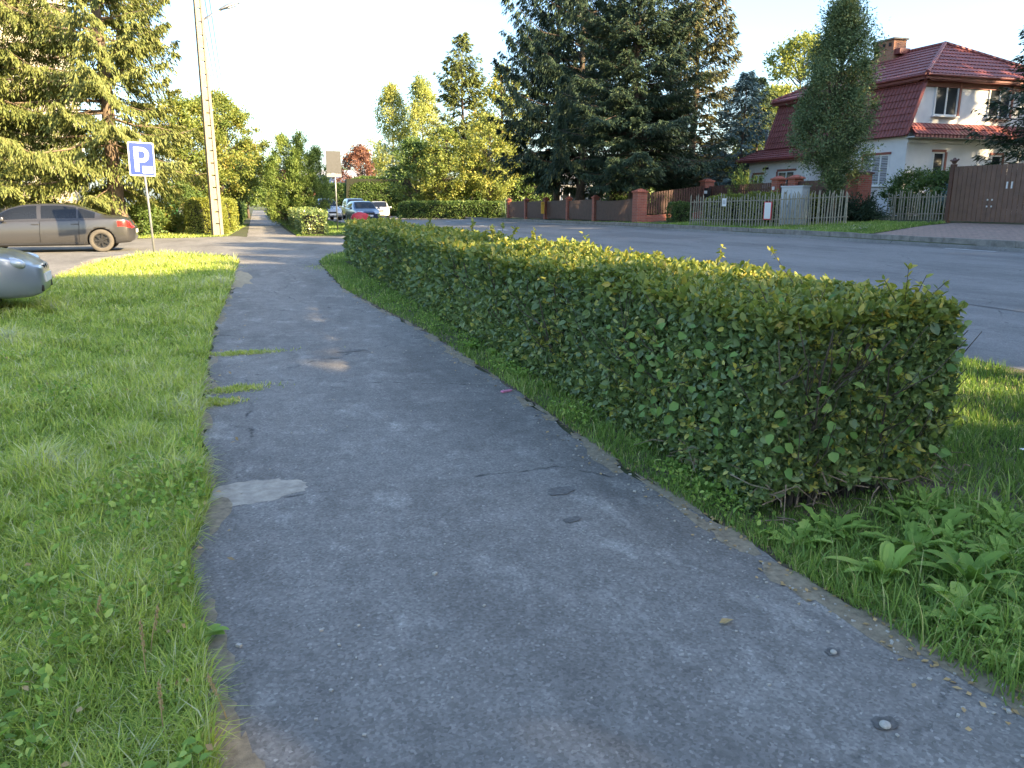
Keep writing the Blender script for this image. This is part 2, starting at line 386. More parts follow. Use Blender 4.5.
def leaves(name, P, T, N, L, W, tint, mat, parent=None, fold=False, curl=.15):
    T = unit(T); S = unit(np.cross(T, N)); N = np.cross(S, T)
    n = len(P); L = np.broadcast_to(L, n)[:, None]; W = np.broadcast_to(W, n)[:, None]
    if not fold:
        V = np.stack([P, P + T * L * .5 + S * W * .5, P + T * L - N * L * curl, P + T * L * .45 - S * W * .5], 1).reshape(-1, 3)
        Fq = np.arange(n * 4).reshape(n, 4)
        return npmesh(name, V, [Fq], mat, parent, tint)
    V = np.stack([P, P + T * L * .28 + S * W * .46 + N * W * .14, P + T * L * .68 + S * W * .4 + N * W * .12 - N * L * curl * .4,
                  P + T * L - N * L * curl, P + T * L * .68 - S * W * .4 + N * W * .12 - N * L * curl * .4, P + T * L * .28 - S * W * .46 + N * W * .14], 1).reshape(-1, 3)
    b = np.arange(n)[:, None] * 6
    F1 = b + np.array([[0, 1, 2, 3]]); F2 = b + np.array([[0, 3, 4, 5]])
    return npmesh(name, V, [F1, F2], mat, parent, np.concatenate([tint, tint]))

def rnd(n): return unit(rng.normal(size=(n, 3)))

class Wob:
    """smooth random field from a few sine waves"""
    def __init__(s, freq, n=6, seed=0):
        r = np.random.default_rng(seed); s.k = r.normal(size=(n, 3)) * freq; s.p = r.uniform(0, 6.28, n)
    def __call__(s, P): return np.sin(P @ s.k.T + s.p).mean(1) * 1.6

def inpoly(x, y, poly):
    poly = np.asarray(poly); res = np.zeros(len(x), bool); n = len(poly)
    for i in range(n):
        x1, y1 = poly[i]; x2, y2 = poly[(i + 1) % n]
        c = ((y1 > y) != (y2 > y)) & (x < (x2 - x1) * (y - y1) / (y2 - y1 + 1e-12) + x1)
        res ^= c
    return res

def sheet(name, poly, mat, dz, kind='structure', step=None, wob=0., thick=0):
    """flat sheet that follows the terrain dz above it: outline resampled, filled and subdivided"""
    pts = []
    n = len(poly)
    st = step or .6
    for i in range(n):
        a = np.array(poly[i]); b = np.array(poly[(i + 1) % n]); k = max(1, int(np.linalg.norm(b - a) / st)); k = min(k, 160)
        for j in range(k): pts.append(a + (b - a) * j / k)
    pts = np.array(pts)
    if wob:
        w = Wob(5., 7, hash(name) % 97 if False else len(name)); q = np.c_[pts, np.zeros(len(pts))]
        pts = pts + np.c_[w(q), w(q + 9.1)] * wob
    bm = bmesh.new(); vs = [bm.verts.new((p[0], p[1], 0)) for p in pts]
    es = [bm.edges.new((vs[i], vs[(i + 1) % len(vs)])) for i in range(len(vs))]
    bmesh.ops.triangle_fill(bm, use_beauty=True, edges=es)
    xs = [x for x in (3.6, 5.75, 10.8, 15.9, 15.95, 17, 20, 24, 30)]
    for xx in xs:
        bmesh.ops.bisect_plane(bm, geom=list(bm.verts) + list(bm.edges) + list(bm.faces), plane_co=(xx, 0, 0), plane_no=(1, 0, 0))
    if pts[:, 0].max() > 3.6:
        for yy in (20, 27, 34, 42, 50, 65, 80, 120, 160):
            bmesh.ops.bisect_plane(bm, geom=list(bm.verts) + list(bm.edges) + list(bm.faces), plane_co=(0, yy, 0), plane_no=(0, 1, 0))
    for v in bm.verts: v.co.z = hz(v.co.x, v.co.y) + dz
    bmesh.ops.recalc_face_normals(bm, faces=bm.faces)
    for f in bm.faces:
        if f.normal.z < 0: f.normal_flip()
    me = bpy.data.meshes.new(name); bm.to_mesh(me); bm.free(); me.materials.append(mat)
    o = bpy.data.objects.new(name, me); COL.objects.link(o); o['kind'] = kind
    return o

# ================================================================== SETTING
# ground: one graded sheet to the horizon
gx = np.concatenate([[-3000, -900, -300, -120, -60], np.arange(-40, 3.6, 2.), [3.6, 4.6, 5.75, 5.8, 8, 10.8, 13.4, 15.9, 15.95, 17, 18.5, 20, 22, 24, 27, 30, 40, 60, 150, 500, 3000]])
gy = np.concatenate([[-3000, -600, -120, -40], np.arange(-20, 100, 3.), [100, 120, 140, 160, 200, 300, 600, 3000]])
X, Y = np.meshgrid(gx, gy, indexing='ij'); Z = hgt(X, Y) - np.where((X > 5.76) & (X < 15.93), .03, 0.)
V = np.c_[X.ravel(), Y.ravel(), Z.ravel()]; ny = len(gy)
i, j = np.meshgrid(np.arange(len(gx) - 1), np.arange(ny - 1), indexing='ij')
q = (i * ny + j).ravel(); Fq = np.c_[q, q + ny, q + ny + 1, q + 1]
npmesh('ground', V, [Fq], M_ground)['kind'] = 'structure'

PL = [(-.05, -4), (-.1, .8), (-.19, 1.96), (-.26, 2.65), (-.36, 3.33), (-.31, 4.04), (-.43, 5.17), (-.5, 6.65), (-.57, 9.9), (-.5, 14.5), (-.5, 21.5), (-.85, 23.3)]
PRT = [(2.4, -4), (2.2, .8), (2.14, 1.49), (2.05, 1.89), (2.0, 2.25), (1.99, 2.78), (1.9, 3.81), (1.9, 5.68), (1.8, 9.14), (1.36, 13.9), (1.46, 20.9), (2.2, 24.)]
sheet('path', PL[:-1] + [(-.7, 23.4), (-.85, 24.4), (2.25, 24.4)] + PRT[::-1][0:], M_path, .010, wob=.055, step=.1)
sheet('side_drive', [(-40, 27.5), (-12, 26.0), (-5.2, 24.6), (-3.2, 25.3), (-2.4, 25.5), (-.85, 24.42), (2.25, 24.42), (2.6, 25.2), (5.76, 24.6), (5.76, 38.0), (3.5, 36.4), (1.7, 37.2), (-.45, 37.2), (-1., 38.2), (-3.3, 37.0), (-7, 36.8), (-14, 37.5), (-40, 38)], M_drive, .010, wob=.05, step=.3)
sheet('far_path', [(-.45, 37.22), (1.7, 37.22), (1.55, 46), (1.4, 80), (1.4, 170), (-.5, 170), (-.5, 80)], M_path, .010, step=.8, wob=.04)
sheet('parking_lot', [(-4.0, 2), (-4.0, 12), (-3.95, 17.6), (-4.1, 22.4), (-3.4, 24.4), (-2.6, 25.3), (-5.2, 26.5), (-12, 27.5), (-40, 28.5), (-40, 2)], M_drive, .005)
REDGE = [(15.98, -60), (15.98, 20), (15.98, 60), (15.6, 85), (13.5, 120), (9.5, 170)]
LEDGE = [(5.72, -60), (5.72, 24.6), (5.72, 60), (5.5, 85), (3.6, 120), (-.4, 170)]
sheet('road', LEDGE + REDGE[::-1], M_road, -.004)
# kerbs, low and worn
def kerb(name, line, w, h, mat=M_kerb, off=0.):
    mb = MB(); P = []
    for a, b in zip(line[:-1], line[1:]):
        L = math.dist(a, b); n = max(1, int(L / 1.0))
        for k in range(n):
            p = (a[0] + (b[0] - a[0]) * k / n, a[1] + (b[1] - a[1]) * k / n); q_ = (a[0] + (b[0] - a[0]) * (k + 1) / n, a[1] + (b[1] - a[1]) * (k + 1) / n)
            if p[1] < -15 or p[1] > 140: continue
            c = ((p[0] + q_[0]) / 2, (p[1] + q_[1]) / 2); an = math.atan2(q_[1] - p[1], q_[0] - p[0])
            mb.box((c[0] + random.uniform(-.012, .012), c[1], hz(*c) + h / 2 - .1 + random.uniform(-.012, .012)), (math.dist(p, q_) - .012, w, h + .0), an)
    o = mb.build(name, mat); o['kind'] = 'structure'; return o
kerb('kerb', [(16.03, -15), (16.03, 60), (15.7, 85), (13.6, 120)], .15, .22)
kerb('kerb', [(5.68, 38.4), (5.68, 60), (5.4, 85)], .12, .2)
kerb('kerb', [(-4.0, 12.5), (-3.98, 17.6), (-4.1, 22.2), (-3.55, 24.4), (-2.6, 25.2)], .1, .2)
# painted centre dashes and the worn edge stripe
for px, py in [(430, 220.3), (448, 221.3), (469.5, 223.4), (483.5, 225.9), (502.5, 229.7), (418, 219.0)]:
    g = G(px, py); sheet('road_marking', [(g[0] - .07, g[1] - .75), (g[0] + .07, g[1] - .75), (g[0] + .07, g[1] + .75), (g[0] - .07, g[1] + .75)], M_white, .0, step=5)
sheet('road_marking', [(15.6, 13.2), (15.68, 13.2), (15.7, 14.6), (15.62, 14.6)], M_white, .0, step=5)
sheet('road_marking', [(15.6, 8), (15.75, 8), (15.75, 11), (15.6, 11)], M_white, .0, step=5)
M_seam = plain('tar_seam', (.1, .095, .09), .8, 0, .3, 20, .3)
sheet('road_seam', [(8.3, -5), (8.34, -5), (8.33, 20), (8.36, 60), (8.32, 60), (8.29, 20)], M_seam, .0, step=1.5, wob=.012)
M_patch = plain('asphalt_repair', (.16, .152, .143), .85, 0, .12, 25, .5)
sheet('road_patch', [(12.2, 22), (13.9, 22.1), (13.8, 27.4), (12.15, 27.2)], M_patch, .0, step=.5, wob=.03)
sheet('road_patch', [(7.1, 9.5), (8.2, 9.4), (8.2, 12.6), (7.2, 12.7)], M_patch, .0, step=.5, wob=.03)
# forecourt before the board gate, dirt footway on the far verge
sheet('forecourt', [(16.15, 3), (21.55, 3), (21.55, 19.8), (19.6, 19.4), (16.15, 18.2)], M_paver, .006, step=1.)
sheet('footway', [(17.0, 20.5), (21.4, 20.5), (21.5, 22.4), (18.6, 22.9), (17.1, 23.6)], M_sand, .004, step=1., wob=.15)
# sandy break-out, worn margin and dark hollows in the path
def blot(name, cx, cy, rx, ry, rot, mat, dz, n=26, jag=.25, seed=1):
    r = random.Random(seed); pts = []
    for k in range(n):
        a = 2 * math.pi * k / n; m = 1 + r.uniform(-jag, jag)
        x, y = rx * m * math.cos(a), ry * m * math.sin(a)
        pts.append((cx + x * math.cos(rot) - y * math.sin(rot), cy + x * math.sin(rot) + y * math.cos(rot)))
    return sheet(name, pts, mat, dz, step=5)
g = G(268, 492); blot('sand_patch', g[0] - .1, g[1], .31, .17, .1, M_sand, .0114, n=44, jag=.09, seed=3)
M_dark = plain('dark_hollow', (.165, .157, .147), .9, 0, .4, 40, .8)
for k, (px, py, rx, ry) in enumerate([(560, 493, .075, .055), (572, 522, .05, .03), (884, 727, .038, .03), (832, 655, .028, .022), (350, 352, .16, .07)]):
    g = G(px, py); blot('path_hollow', g[0], g[1], rx, ry, .3, M_dark, .014, 18, .2, k)
M_soil = plain('bare_soil', (.14, .105, .075), .95, 0, .35, 22, .8)
sheet('soil_margin', [(p[0] + .0, p[1]) for p in PRT[1:-2]] + [(1.9, 13), (2.35, 10), (2.5, 5), (2.6, 3.2), (3.6, 3.3), (4.1, 3.2), (3.4, 2.4), (2.6, 2.)], M_soil, .005, wob=.05, step=.2)
M_dust = plain('dry_dust', (.36, .29, .19), .95, 0, .25, 9, .5)
ml = [(a + .02, b) for a, b in PL[1:-1]]
M_margin = plain('trodden_margin', (.3, .245, .17), .95, 0, .35, 30, .8)
def crumble(line, side, n, y1, seed, name):
    r = random.Random(seed); mb = MB(); ys = [p[1] for p in line]; xs = [p[0] for p in line]
    for k in range(n):
        y = 1.2 + (y1 - 1.2) * r.random() ** 1.5; x = float(np.interp(y, ys, xs)) + side * r.uniform(-.05, .05); L = r.uniform(.05, .28); w = r.uniform(.02, .075); z = .0109 + k * .00003; m = 14; vs = []
        for q in range(m):
            a = 2 * math.pi * q / m; f = 1 + r.uniform(-.35, .35); vs.append((x + w * f * math.cos(a), y + L * f * math.sin(a), z))
        mb.add(vs + [(x, y, z + .002)], [(q, (q + 1) % m, m) for q in range(m)])
    o = mb.build(name, M_margin); o['kind'] = 'stuff'
crumble(PL[1:-1], 1, 60, 18, 4, 'dirt'); crumble(PRT[1:-2], -1, 60, 14, 5, 'dirt')
blot('dust_margin', -.55, 16.6, .38, 1.9, .05, M_dust, .013, 30, .2, 5)
blot('dust_margin', -4.0, 19.6, .16, 2.6, -.02, M_dust, .014, 30, .3, 6)

# ================================================================== FOLIAGE BUILDERS
def dens(n, P2):  # forward distance of points
    return P2[:, 0] * math.sin(YAW) + P2[:, 1] * math.cos(YAW)

def grass(name, poly, N, d0, Lm, W0, mat, lean=.6, patch=None, yellow=0., fade=1.7, seed=1, hmin=.35):
    poly = np.array(poly); lo, hi = poly.min(0), poly.max(0)
    out = []
    tot = 0
    while tot < N:
        p = rng.uniform(lo, hi, (200000, 2)); p = p[inpoly(p[:, 0], p[:, 1], poly)]
        d = np.maximum(np.hypot(p[:, 0], p[:, 1]), .9)
        p = p[rng.uniform(size=len(p)) < np.minimum(1, (d0 / d) ** fade)]
        out.append(p); tot += len(p)
        if len(p) == 0: break
    p = np.concatenate(out)[:N]; n = len(p)
    d = np.hypot(p[:, 0], p[:, 1])
    w1 = Wob(1.4, 8, seed); w2 = Wob(5.5, 8, seed + 1)
    q3 = np.c_[p, np.zeros(n)]; f1 = w1(q3); f2 = w2(q3)
    f3 = Wob(12., 9, seed + 2)(q3); hgtf = np.clip(.72 + .3 * f2 + .3 * f1 + .3 * f3, hmin, 1.7)
    L = Lm * hgtf * rng.uniform(.55, 1.3, n) * np.clip((d / d0) ** .12, 1, 1.5)
    W = W0 * rng.uniform(.7, 1.3, n) * np.clip((d / d0) ** .75, 1, 12)
    az = rng.uniform(0, 6.283, n) + 1.2 * f1
    le = np.abs(rng.normal(lean, .3, n)) + .1 * f2
    dr = np.c_[np.cos(az), np.sin(az), np.zeros(n)]; up = np.array([0, 0, 1.])
    base = np.c_[p, hgt(p[:, 0], p[:, 1]) + .002]
    a1 = le * .55; a2 = le * 1.35
    m = base + (dr * np.sin(a1)[:, None] + up * np.cos(a1)[:, None]) * (L * .5)[:, None]
    t = m + (dr * np.sin(a2)[:, None] + up * np.cos(a2)[:, None]) * (L * .5)[:, None]
    az2 = az + math.pi / 2 + rng.normal(0, .5, n)
    s = np.c_[np.cos(az2), np.sin(az2), np.zeros(n)] * (W / 2)[:, None]
    V = np.stack([base - s, base + s, m + s * .85, m - s * .85, t], 1).reshape(-1, 3)
    b = np.arange(n)[:, None] * 5
    tint = np.clip(.42 + .2 * f1 + .14 * f2 + .1 * f3 + rng.normal(0, .2, n) + yellow + .12 * np.clip(f1 + f2 - .8, 0, 1), 0, 1)
    dead = rng.uniform(size=n) < .06; tint[dead] = .97
    return npmesh(name, V, [b + np.array([[0, 1, 2, 3]]), b + np.array([[3, 2, 4]])], mat, None, np.concatenate([tint, tint]))

def hedge_leaves(x0, x1, y0, y1, z0, z1, N, size, fold, seed, mat, parent, top_boost=1., ends=(1, 1), far_scale=True, name='foliage', lump=.05, topmat=None, tint_bias=0., core=True, round_=0., d0=None):
    """leaves over a clipped box-shaped hedge"""
    lx, ly, lz = x1 - x0, y1 - y0, z1 - z0
    A = np.array([lx * ly * top_boost, ly * lz, ly * lz, lx * lz * ends[0], lx * lz * ends[1]])
    M = int(N * (4 if d0 else 1))
    f = rng.choice(5, M, p=A / A.sum()); u = rng.uniform(size=M); v = rng.uniform(size=M)
    P = np.zeros((M, 3)); Nn = np.zeros((M, 3))
    for k in range(5):
        s = f == k; a, b = u[s], v[s]
        if k == 0: P[s] = np.c_[x0 + lx * a, y0 + ly * b, np.full(s.sum(), z1)]; Nn[s] = (0, 0, 1)
        if k == 1: P[s] = np.c_[np.full(s.sum(), x0), y0 + ly * a, z0 + lz * b]; Nn[s] = (-1, 0, 0)
        if k == 2: P[s] = np.c_[np.full(s.sum(), x1), y0 + ly * a, z0 + lz * b]; Nn[s] = (1, 0, 0)
        if k == 3: P[s] = np.c_[x0 + lx * a, np.full(s.sum(), y0), z0 + lz * b]; Nn[s] = (0, -1, 0)
        if k == 4: P[s] = np.c_[x0 + lx * a, np.full(s.sum(), y1), z0 + lz * b]; Nn[s] = (0, 1, 0)
    if d0:
        d = np.maximum(np.hypot(P[:, 0], P[:, 1]), .5); keep = rng.uniform(size=M) < np.minimum(1, (d0 / d) ** 1.25)
        thin = Wob(3.2, 8, seed + 9)(P) + .6 * Wob(8., 8, seed + 11)(P); keep &= rng.uniform(size=M) < np.clip(1.15 + .55 * thin + (f == 0) * .4, .22, 1)
        P, Nn, f = P[keep][:N], Nn[keep][:N], f[keep][:N]
    n = len(P); d = np.hypot(P[:, 0], P[:, 1])
    w = Wob(2.6, 8, seed); w2 = Wob(9., 8, seed + 3)
    dep = rng.exponential(.05, n)
    # a few places are thin
    P = P + Nn * (lump * 1.1 * w(P) + lump * .6 * w2(P) - dep)[:, None] + rng.normal(0, .012, (n, 3))
    if round_:
        c = np.array([(x0 + x1) / 2, (y0 + y1) / 2, z0]); h = np.array([lx / 2, ly / 2, lz])
        e = (P - c) / h; r = (np.abs(e) ** 4).sum(1) ** .25
        P = c + (P - c) / np.maximum(1, r * round_ + (1 - round_))[:, None]
    T = unit(Nn * .55 + rnd(n) * .9 + np.array([0, 0, .25])); Nl = unit(Nn * .8 + rnd(n) * .8 + np.array([0, 0, .3]))
    sc_ = np.clip((d / d0) ** .55, 1, 3) if d0 else np.ones(n)
    L = size * np.clip(rng.lognormal(-.1, .3, n), .4, 1.6) * sc_; W = L * rng.uniform(.42, .78, n)
    tint = np.clip(.38 + .13 * w(P * .7) + rng.normal(0, .17, n) + tint_bias, 0, .9)
    odd = rng.uniform(size=n); tint[odd < .022] = .97; tint[(odd > .022) & (odd < .06)] = .86
    if topmat is not None:
        tp = (f == 0) | (P[:, 2] > z1 - .07)
        for sel, mt, nm in ((tp, topmat, 'clipped_top'), (~tp, mat, name)):
            leaves(nm, P[sel], T[sel], Nl[sel], L[sel], W[sel], tint[sel], mt, parent, fold)
    else: leaves(name, P, T, Nl, L, W, tint, mat, parent, fold)
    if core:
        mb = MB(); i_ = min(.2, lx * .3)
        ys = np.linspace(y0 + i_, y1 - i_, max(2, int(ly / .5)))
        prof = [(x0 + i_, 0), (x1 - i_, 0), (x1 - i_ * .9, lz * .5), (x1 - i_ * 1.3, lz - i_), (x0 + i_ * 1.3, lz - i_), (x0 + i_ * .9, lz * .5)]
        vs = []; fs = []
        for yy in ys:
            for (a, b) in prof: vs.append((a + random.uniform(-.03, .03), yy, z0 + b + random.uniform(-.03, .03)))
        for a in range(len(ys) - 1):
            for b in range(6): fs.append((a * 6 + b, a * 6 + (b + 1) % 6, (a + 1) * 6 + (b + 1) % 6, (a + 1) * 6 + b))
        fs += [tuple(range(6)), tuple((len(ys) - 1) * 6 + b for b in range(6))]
        mb.add(vs, fs); mb.build('dark_core', M_core, parent)

def spruce(name, label, loc, H, Rb, z_low, mat, seed, nb=190, dens_=1., droop=.5, hang=.5, bark=M_bark, card=.3, cat='tree', group=None, prof=.8, up_tip=.35, tint0=.45, trunk_r=None, lean=(0, 0), asym=None):
    r = np.random.default_rng(seed)
    t = thing(name, label, cat, loc, 0, group)
    tr = trunk_r or H * .014
    mb = MB(); hs = np.linspace(0, H * .97, 12)
    tp = [(lean[0] * (h / H) ** 2 + .05 * math.sin(h * .7 + seed), lean[1] * (h / H) ** 2 + .05 * math.cos(h * .6), h - .15) for h in hs]
    mb.tube(tp, [tr * (1 - h / H) + .02 + (.35 * tr if h < .3 else 0) for h in hs], 10); mb.build('trunk', bark, t, True)
    bz = z_low + (H - z_low) * (np.sort(r.uniform(0, 1, nb)) ** 1.05) * .985
    Ps, Ts, Ns, Ls, Ws, tn = [], [], [], [], [], []
    lb = MB()
    ga = 2.39996
    for k, z in enumerate(bz):
        fr = (z - z_low) / (H - z_low)
        az = k * ga + r.normal(0, .35)
        prof_r = Rb * ((1 - fr) ** prof) * min(1, .62 + fr * 3.2) + .12
        L = prof_r * r.uniform(.62, 1.12)
        if asym: L *= asym(az, fr)
        d = np.array([math.cos(az), math.sin(az), 0.])
        el0 = .75 * fr ** 1.2 * 1. + .1 - droop * .25 * (1 - fr)
        s = np.linspace(0, 1, 9)
        zz = L * (math.tan(min(el0, 1.1)) * s - droop * (1 - fr * .8) * (s ** 1.4) * .75 + up_tip * s ** 4 * .45)
        base = np.array([np.interp(z, hs, [p[0] for p in tp]), np.interp(z, hs, [p[1] for p in tp]), z])
        bp = base + d * (L * s)[:, None] + np.array([0, 0, 1]) * zz[:, None] + np.cumsum(r.normal(0, .018 * L, (9, 3)), 0)
        lb.tube([bp[i] for i in (0, 2, 4, 6, 8)], [max(.006, .011 * L * (1 - x) + .004) for x in (0, .25, .5, .75, 1)], 4, cap=False)
        ns = max(5, int(L * 7 * dens_))
        ss = np.clip(r.uniform(.12, 1.0, ns) ** .75, 0, 1)
        for sd in (-1, 1):
            B = np.stack([np.interp(ss, s, bp[:, c]) for c in range(3)], 1)
            side = np.array([-d[1], d[0], 0]) * sd
            lt = (.42 * L * (1 - ss) ** .7 * .9 + .14 * min(1, L)) * r.uniform(.55, 1.2, ns)
            td = unit(side * .85 + d * .6 + np.c_[np.zeros(ns), np.zeros(ns), r.normal(-hang * .35, .15, ns)])
            nc = max(3, int(3.2 * dens_ * max(1, Rb / 2.8)))
            for c in range(nc):
                q_ = (c + r.uniform(0, 1, ns)) / nc
                C = B + td * (lt * q_)[:, None] - np.array([0, 0, 1]) * (hang * .45 * lt * q_ ** 2)[:, None] + r.normal(0, .03, (ns, 3))
                T = unit(td * (1 - hang * .6) + d * .3 + np.array([0, 0, -1.]) * hang * r.uniform(.5, 1.3, ns)[:, None] + r.normal(0, .25, (ns, 3)))
                Ps.append(C); Ts.append(T); Ns.append(unit(np.array([0, 0, 1.]) + r.normal(0, .55, (ns, 3)) + d * .5))
                Ls.append(card * r.uniform(.6, 1.35, ns)); Ws.append(card * r.uniform(.2, .36, ns))
                tn.append(np.clip(tint0 + .25 * (ss - .5) + r.normal(0, .17, ns) + r.normal(0, .03), 0, 1))
    lb.build('limbs', bark, t)
    leaves('crown', np.concatenate(Ps), np.concatenate(Ts), np.concatenate(Ns), np.concatenate(Ls), np.concatenate(Ws), np.concatenate(tn), mat, t, False, .12)
    return t

def crown_tree(name, label, loc, H, zc0, Rx, Ry, mat, seed, nclus=130, per=110, leaf=.13, clus_r=.5, bark=M_bark, trunk_r=.12, cat='tree', group=None, weep=0., shape=1., tint0=.45, multi=None, upright=0., hollow=.45, wcard=.6, lump=.3):
    """broadleaved or soft-sprayed crown: clusters spread through a lumpy envelope, carried by limbs"""
    r = np.random.default_rng(seed)
    t = thing(name, label, cat, loc, 0, group)
    lobes = multi or [(0, 0, H, 1.)]
    lw = np.array([l[3] for l in lobes]); lw = lw / lw.sum()
    w = Wob(1.6 / max(.6, Rx) * 1.5, 7, seed)
    cs = []
    while len(cs) < nclus:
        lb = lobes[r.choice(len(lobes), p=lw)]
        f = r.uniform(0, 1); a = r.uniform(0, 6.283)
        env = (math.sin(math.pi * min(1, (f * .93 + .06)) ** shape)) ** .65
        rad = math.sqrt(r.uniform(hollow ** 2, 1))
        sc_ = lb[3] if len(lobes) > 1 else 1.
        p = np.array([lb[0] + Rx * sc_ * env * rad * math.cos(a), lb[1] + Ry * sc_ * env * rad * math.sin(a), zc0 + (lb[2] - zc0) * f])
        p[:2] = np.array(lb[:2]) + (p[:2] - np.array(lb[:2])) * (1 + lump * float(w(p[None])[0]))
        cs.append(p)
    cs = np.array(cs)
    mb = MB(); top = H * .8
    hs = np.linspace(0, top, 8)
    mb.tube([(.06 * math.sin(h + seed), .06 * math.cos(h * 1.3 + seed), h - .15) for h in hs], [trunk_r * (1 - .8 * h / top) + (.3 * trunk_r if h < .2 else 0) for h in hs], 9); mb.build('trunk', bark, t, True)
    lm = MB()
    for p in cs[::2]:
        z0 = max(zc0 * .6, p[2] - r.uniform(.3, .9) * (np.hypot(p[0], p[1]) + .4)); z0 = min(z0, top * .95)
        mid = np.array([p[0] * .45, p[1] * .45, z0 + (p[2] - z0) * .55])
        lm.tube([(0.02, 0, z0), mid, p], [trunk_r * .3, trunk_r * .17, .008], 4, cap=False)
    lm.build('limbs', bark, t)
    n = nclus * per
    ci = np.repeat(np.arange(nclus), per)
    cr = clus_r * r.uniform(.6, 1.35, nclus)[ci]
    off = r.normal(0, 1, (n, 3)); off = unit(off) * (np.abs(r.normal(.55, .35, n)) * cr)[:, None]; off[:, 2] *= (.75 if not upright else 1.4)
    P = cs[ci] + off
    if weep: P[:, 2] -= weep * np.abs(r.normal(0, 1, n)) * cr
    out = unit(off + np.c_[cs[ci][:, :2], np.zeros(n)] * .25)
    T = unit(out * .7 + rnd(n) * .8 + np.array([0, 0, 1.]) * (upright * 1.2 - weep * 1.0 - .15))
    N = unit(out * .5 + rnd(n) * .7 + np.array([0, 0, .5]))
    L = leaf * r.uniform(.6, 1.4, n); W = L * wcard * r.uniform(.7, 1.2, n)
    tint = np.clip(tint0 + r.normal(0, .12, nclus)[ci] + r.normal(0, .15, n), 0, 1)
    leaves('crown', P, T, N, L, W, tint, mat, t, False, .1)
    return t

# ================================================================== NEAR HEDGE
hd = thing('hedge', 'long clipped green hedge between path and road, nearest the viewer', 'hedge', (0, 0, 0))
hedge_leaves(2.2, 3.32, 2.95, 20.6, .12, 1.0, 140000, .036, True, 11, L_hedge, hd, 1.35, (3.2, 1), lump=.05, topmat=L_hedgetop, core=False, d0=3.4)
# thin twigs and stems inside, bare towards the foot
sm = MB(); r = random.Random(5)
def stem(x, y, h, n=4, rad=.011, spread=.22):
    p = [(x, y, -.02)]; dx, dy = r.uniform(-spread, spread), r.uniform(-spread, spread)
    for k in range(1, n + 1):
        p.append((x + dx * (k / n) ** 1.3 + r.uniform(-.02, .02), y + dy * (k / n) ** 1.3 + r.uniform(-.02, .02), h * k / n))
    sm.tube(p, [rad * (1 - .7 * k / n) for k in range(n + 1)], 5, cap=False)
    for k in range(1, n):
        for _ in range(3):
            a = r.uniform(0, 6.28); l = r.uniform(.12, .4); b = p[k]
            sm.tube([b, (b[0] + math.cos(a) * l * .5, b[1] + math.sin(a) * l * .5, b[2] + l * .35), (b[0] + math.cos(a) * l * .8, b[1] + math.sin(a) * l * .8, b[2] + l * .8)], [rad * .4, rad * .28, .002], 4, cap=False)
for k in range(70): stem(r.uniform(2.3, 3.1), r.uniform(3.0, 4.6), r.uniform(.75, .95), 4, r.uniform(.005, .013))
for k in range(40): stem(r.uniform(2.5, 3.3), r.uniform(3.0, 3.6), r.uniform(.7, .93), 4, r.uniform(.005, .015), .18)
for k in range(260): stem(r.uniform(2.3, 3.1), 4.6 + 15.8 * r.random() ** 1.4, r.uniform(.7, .95), 3, r.uniform(.01, .02))
sm.build('stems', M_stem, hd)
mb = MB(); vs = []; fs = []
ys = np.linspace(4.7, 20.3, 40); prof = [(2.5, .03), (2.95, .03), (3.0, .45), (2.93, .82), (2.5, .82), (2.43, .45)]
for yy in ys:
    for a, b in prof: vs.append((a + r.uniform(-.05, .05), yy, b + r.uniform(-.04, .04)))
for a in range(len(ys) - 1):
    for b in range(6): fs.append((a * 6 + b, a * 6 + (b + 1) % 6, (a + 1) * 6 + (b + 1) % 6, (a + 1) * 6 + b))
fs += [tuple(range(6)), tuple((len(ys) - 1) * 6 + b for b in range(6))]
mb.add(vs, fs).build('dark_core', M_core, hd)
tw = MB()
for k in range(170):
    x, y = r.uniform(2.15, 3.5), 2.85 + r.random() ** 1.5 * 1.4; a = r.uniform(0, 6.28); l = r.uniform(.06, .3); z = r.uniform(.01, .2)
    tw.tube([(x, y, z), (x + math.cos(a) * l * .5, y + math.sin(a) * l * .5, z + r.uniform(-.02, .06)), (x + math.cos(a) * l, y + math.sin(a) * l, max(.008, z + r.uniform(-.15, .1)))], [.004, .003, .0015], 4, cap=False)
tw.build('dead_twigs', M_deadtwig, hd)['kind'] = 'stuff'
# inner leaves at the near end, filling the volume, and lower fringe leaves
n = 15000
P = np.c_[rng.uniform(2.25, 3.3, n), 2.98 + 2.2 * rng.uniform(0, 1, n) ** 1.3, .25 + .72 * rng.uniform(0, 1, n) ** .7]
leaves('inner_foliage', P, rnd(n), rnd(n) + np.array([0, 0, .7]), .034 * rng.uniform(.6, 1.3, n), .021 * rng.uniform(.7, 1.2, n), np.clip(rng.normal(.42, .22, n), 0, 1), L_hedge, hd, True)
n = 9000
yy = 3.0 + 17 * rng.uniform(0, 1, n) ** 1.8
P = np.c_[2.2 + np.abs(rng.normal(0, .07, n)), yy, rng.uniform(.02, .3, n)]
leaves('skirt_foliage', P, rnd(n), rnd(n) + np.array([-.6, 0, .5]), .034 * rng.uniform(.6, 1.3, n) * np.clip((yy / 3.4) ** .5, 1, 2.5), .021 * np.clip((yy / 3.4) ** .5, 1, 2.5), np.clip(rng.normal(.36, .2, n), 0, 1), L_hedge, hd, True)
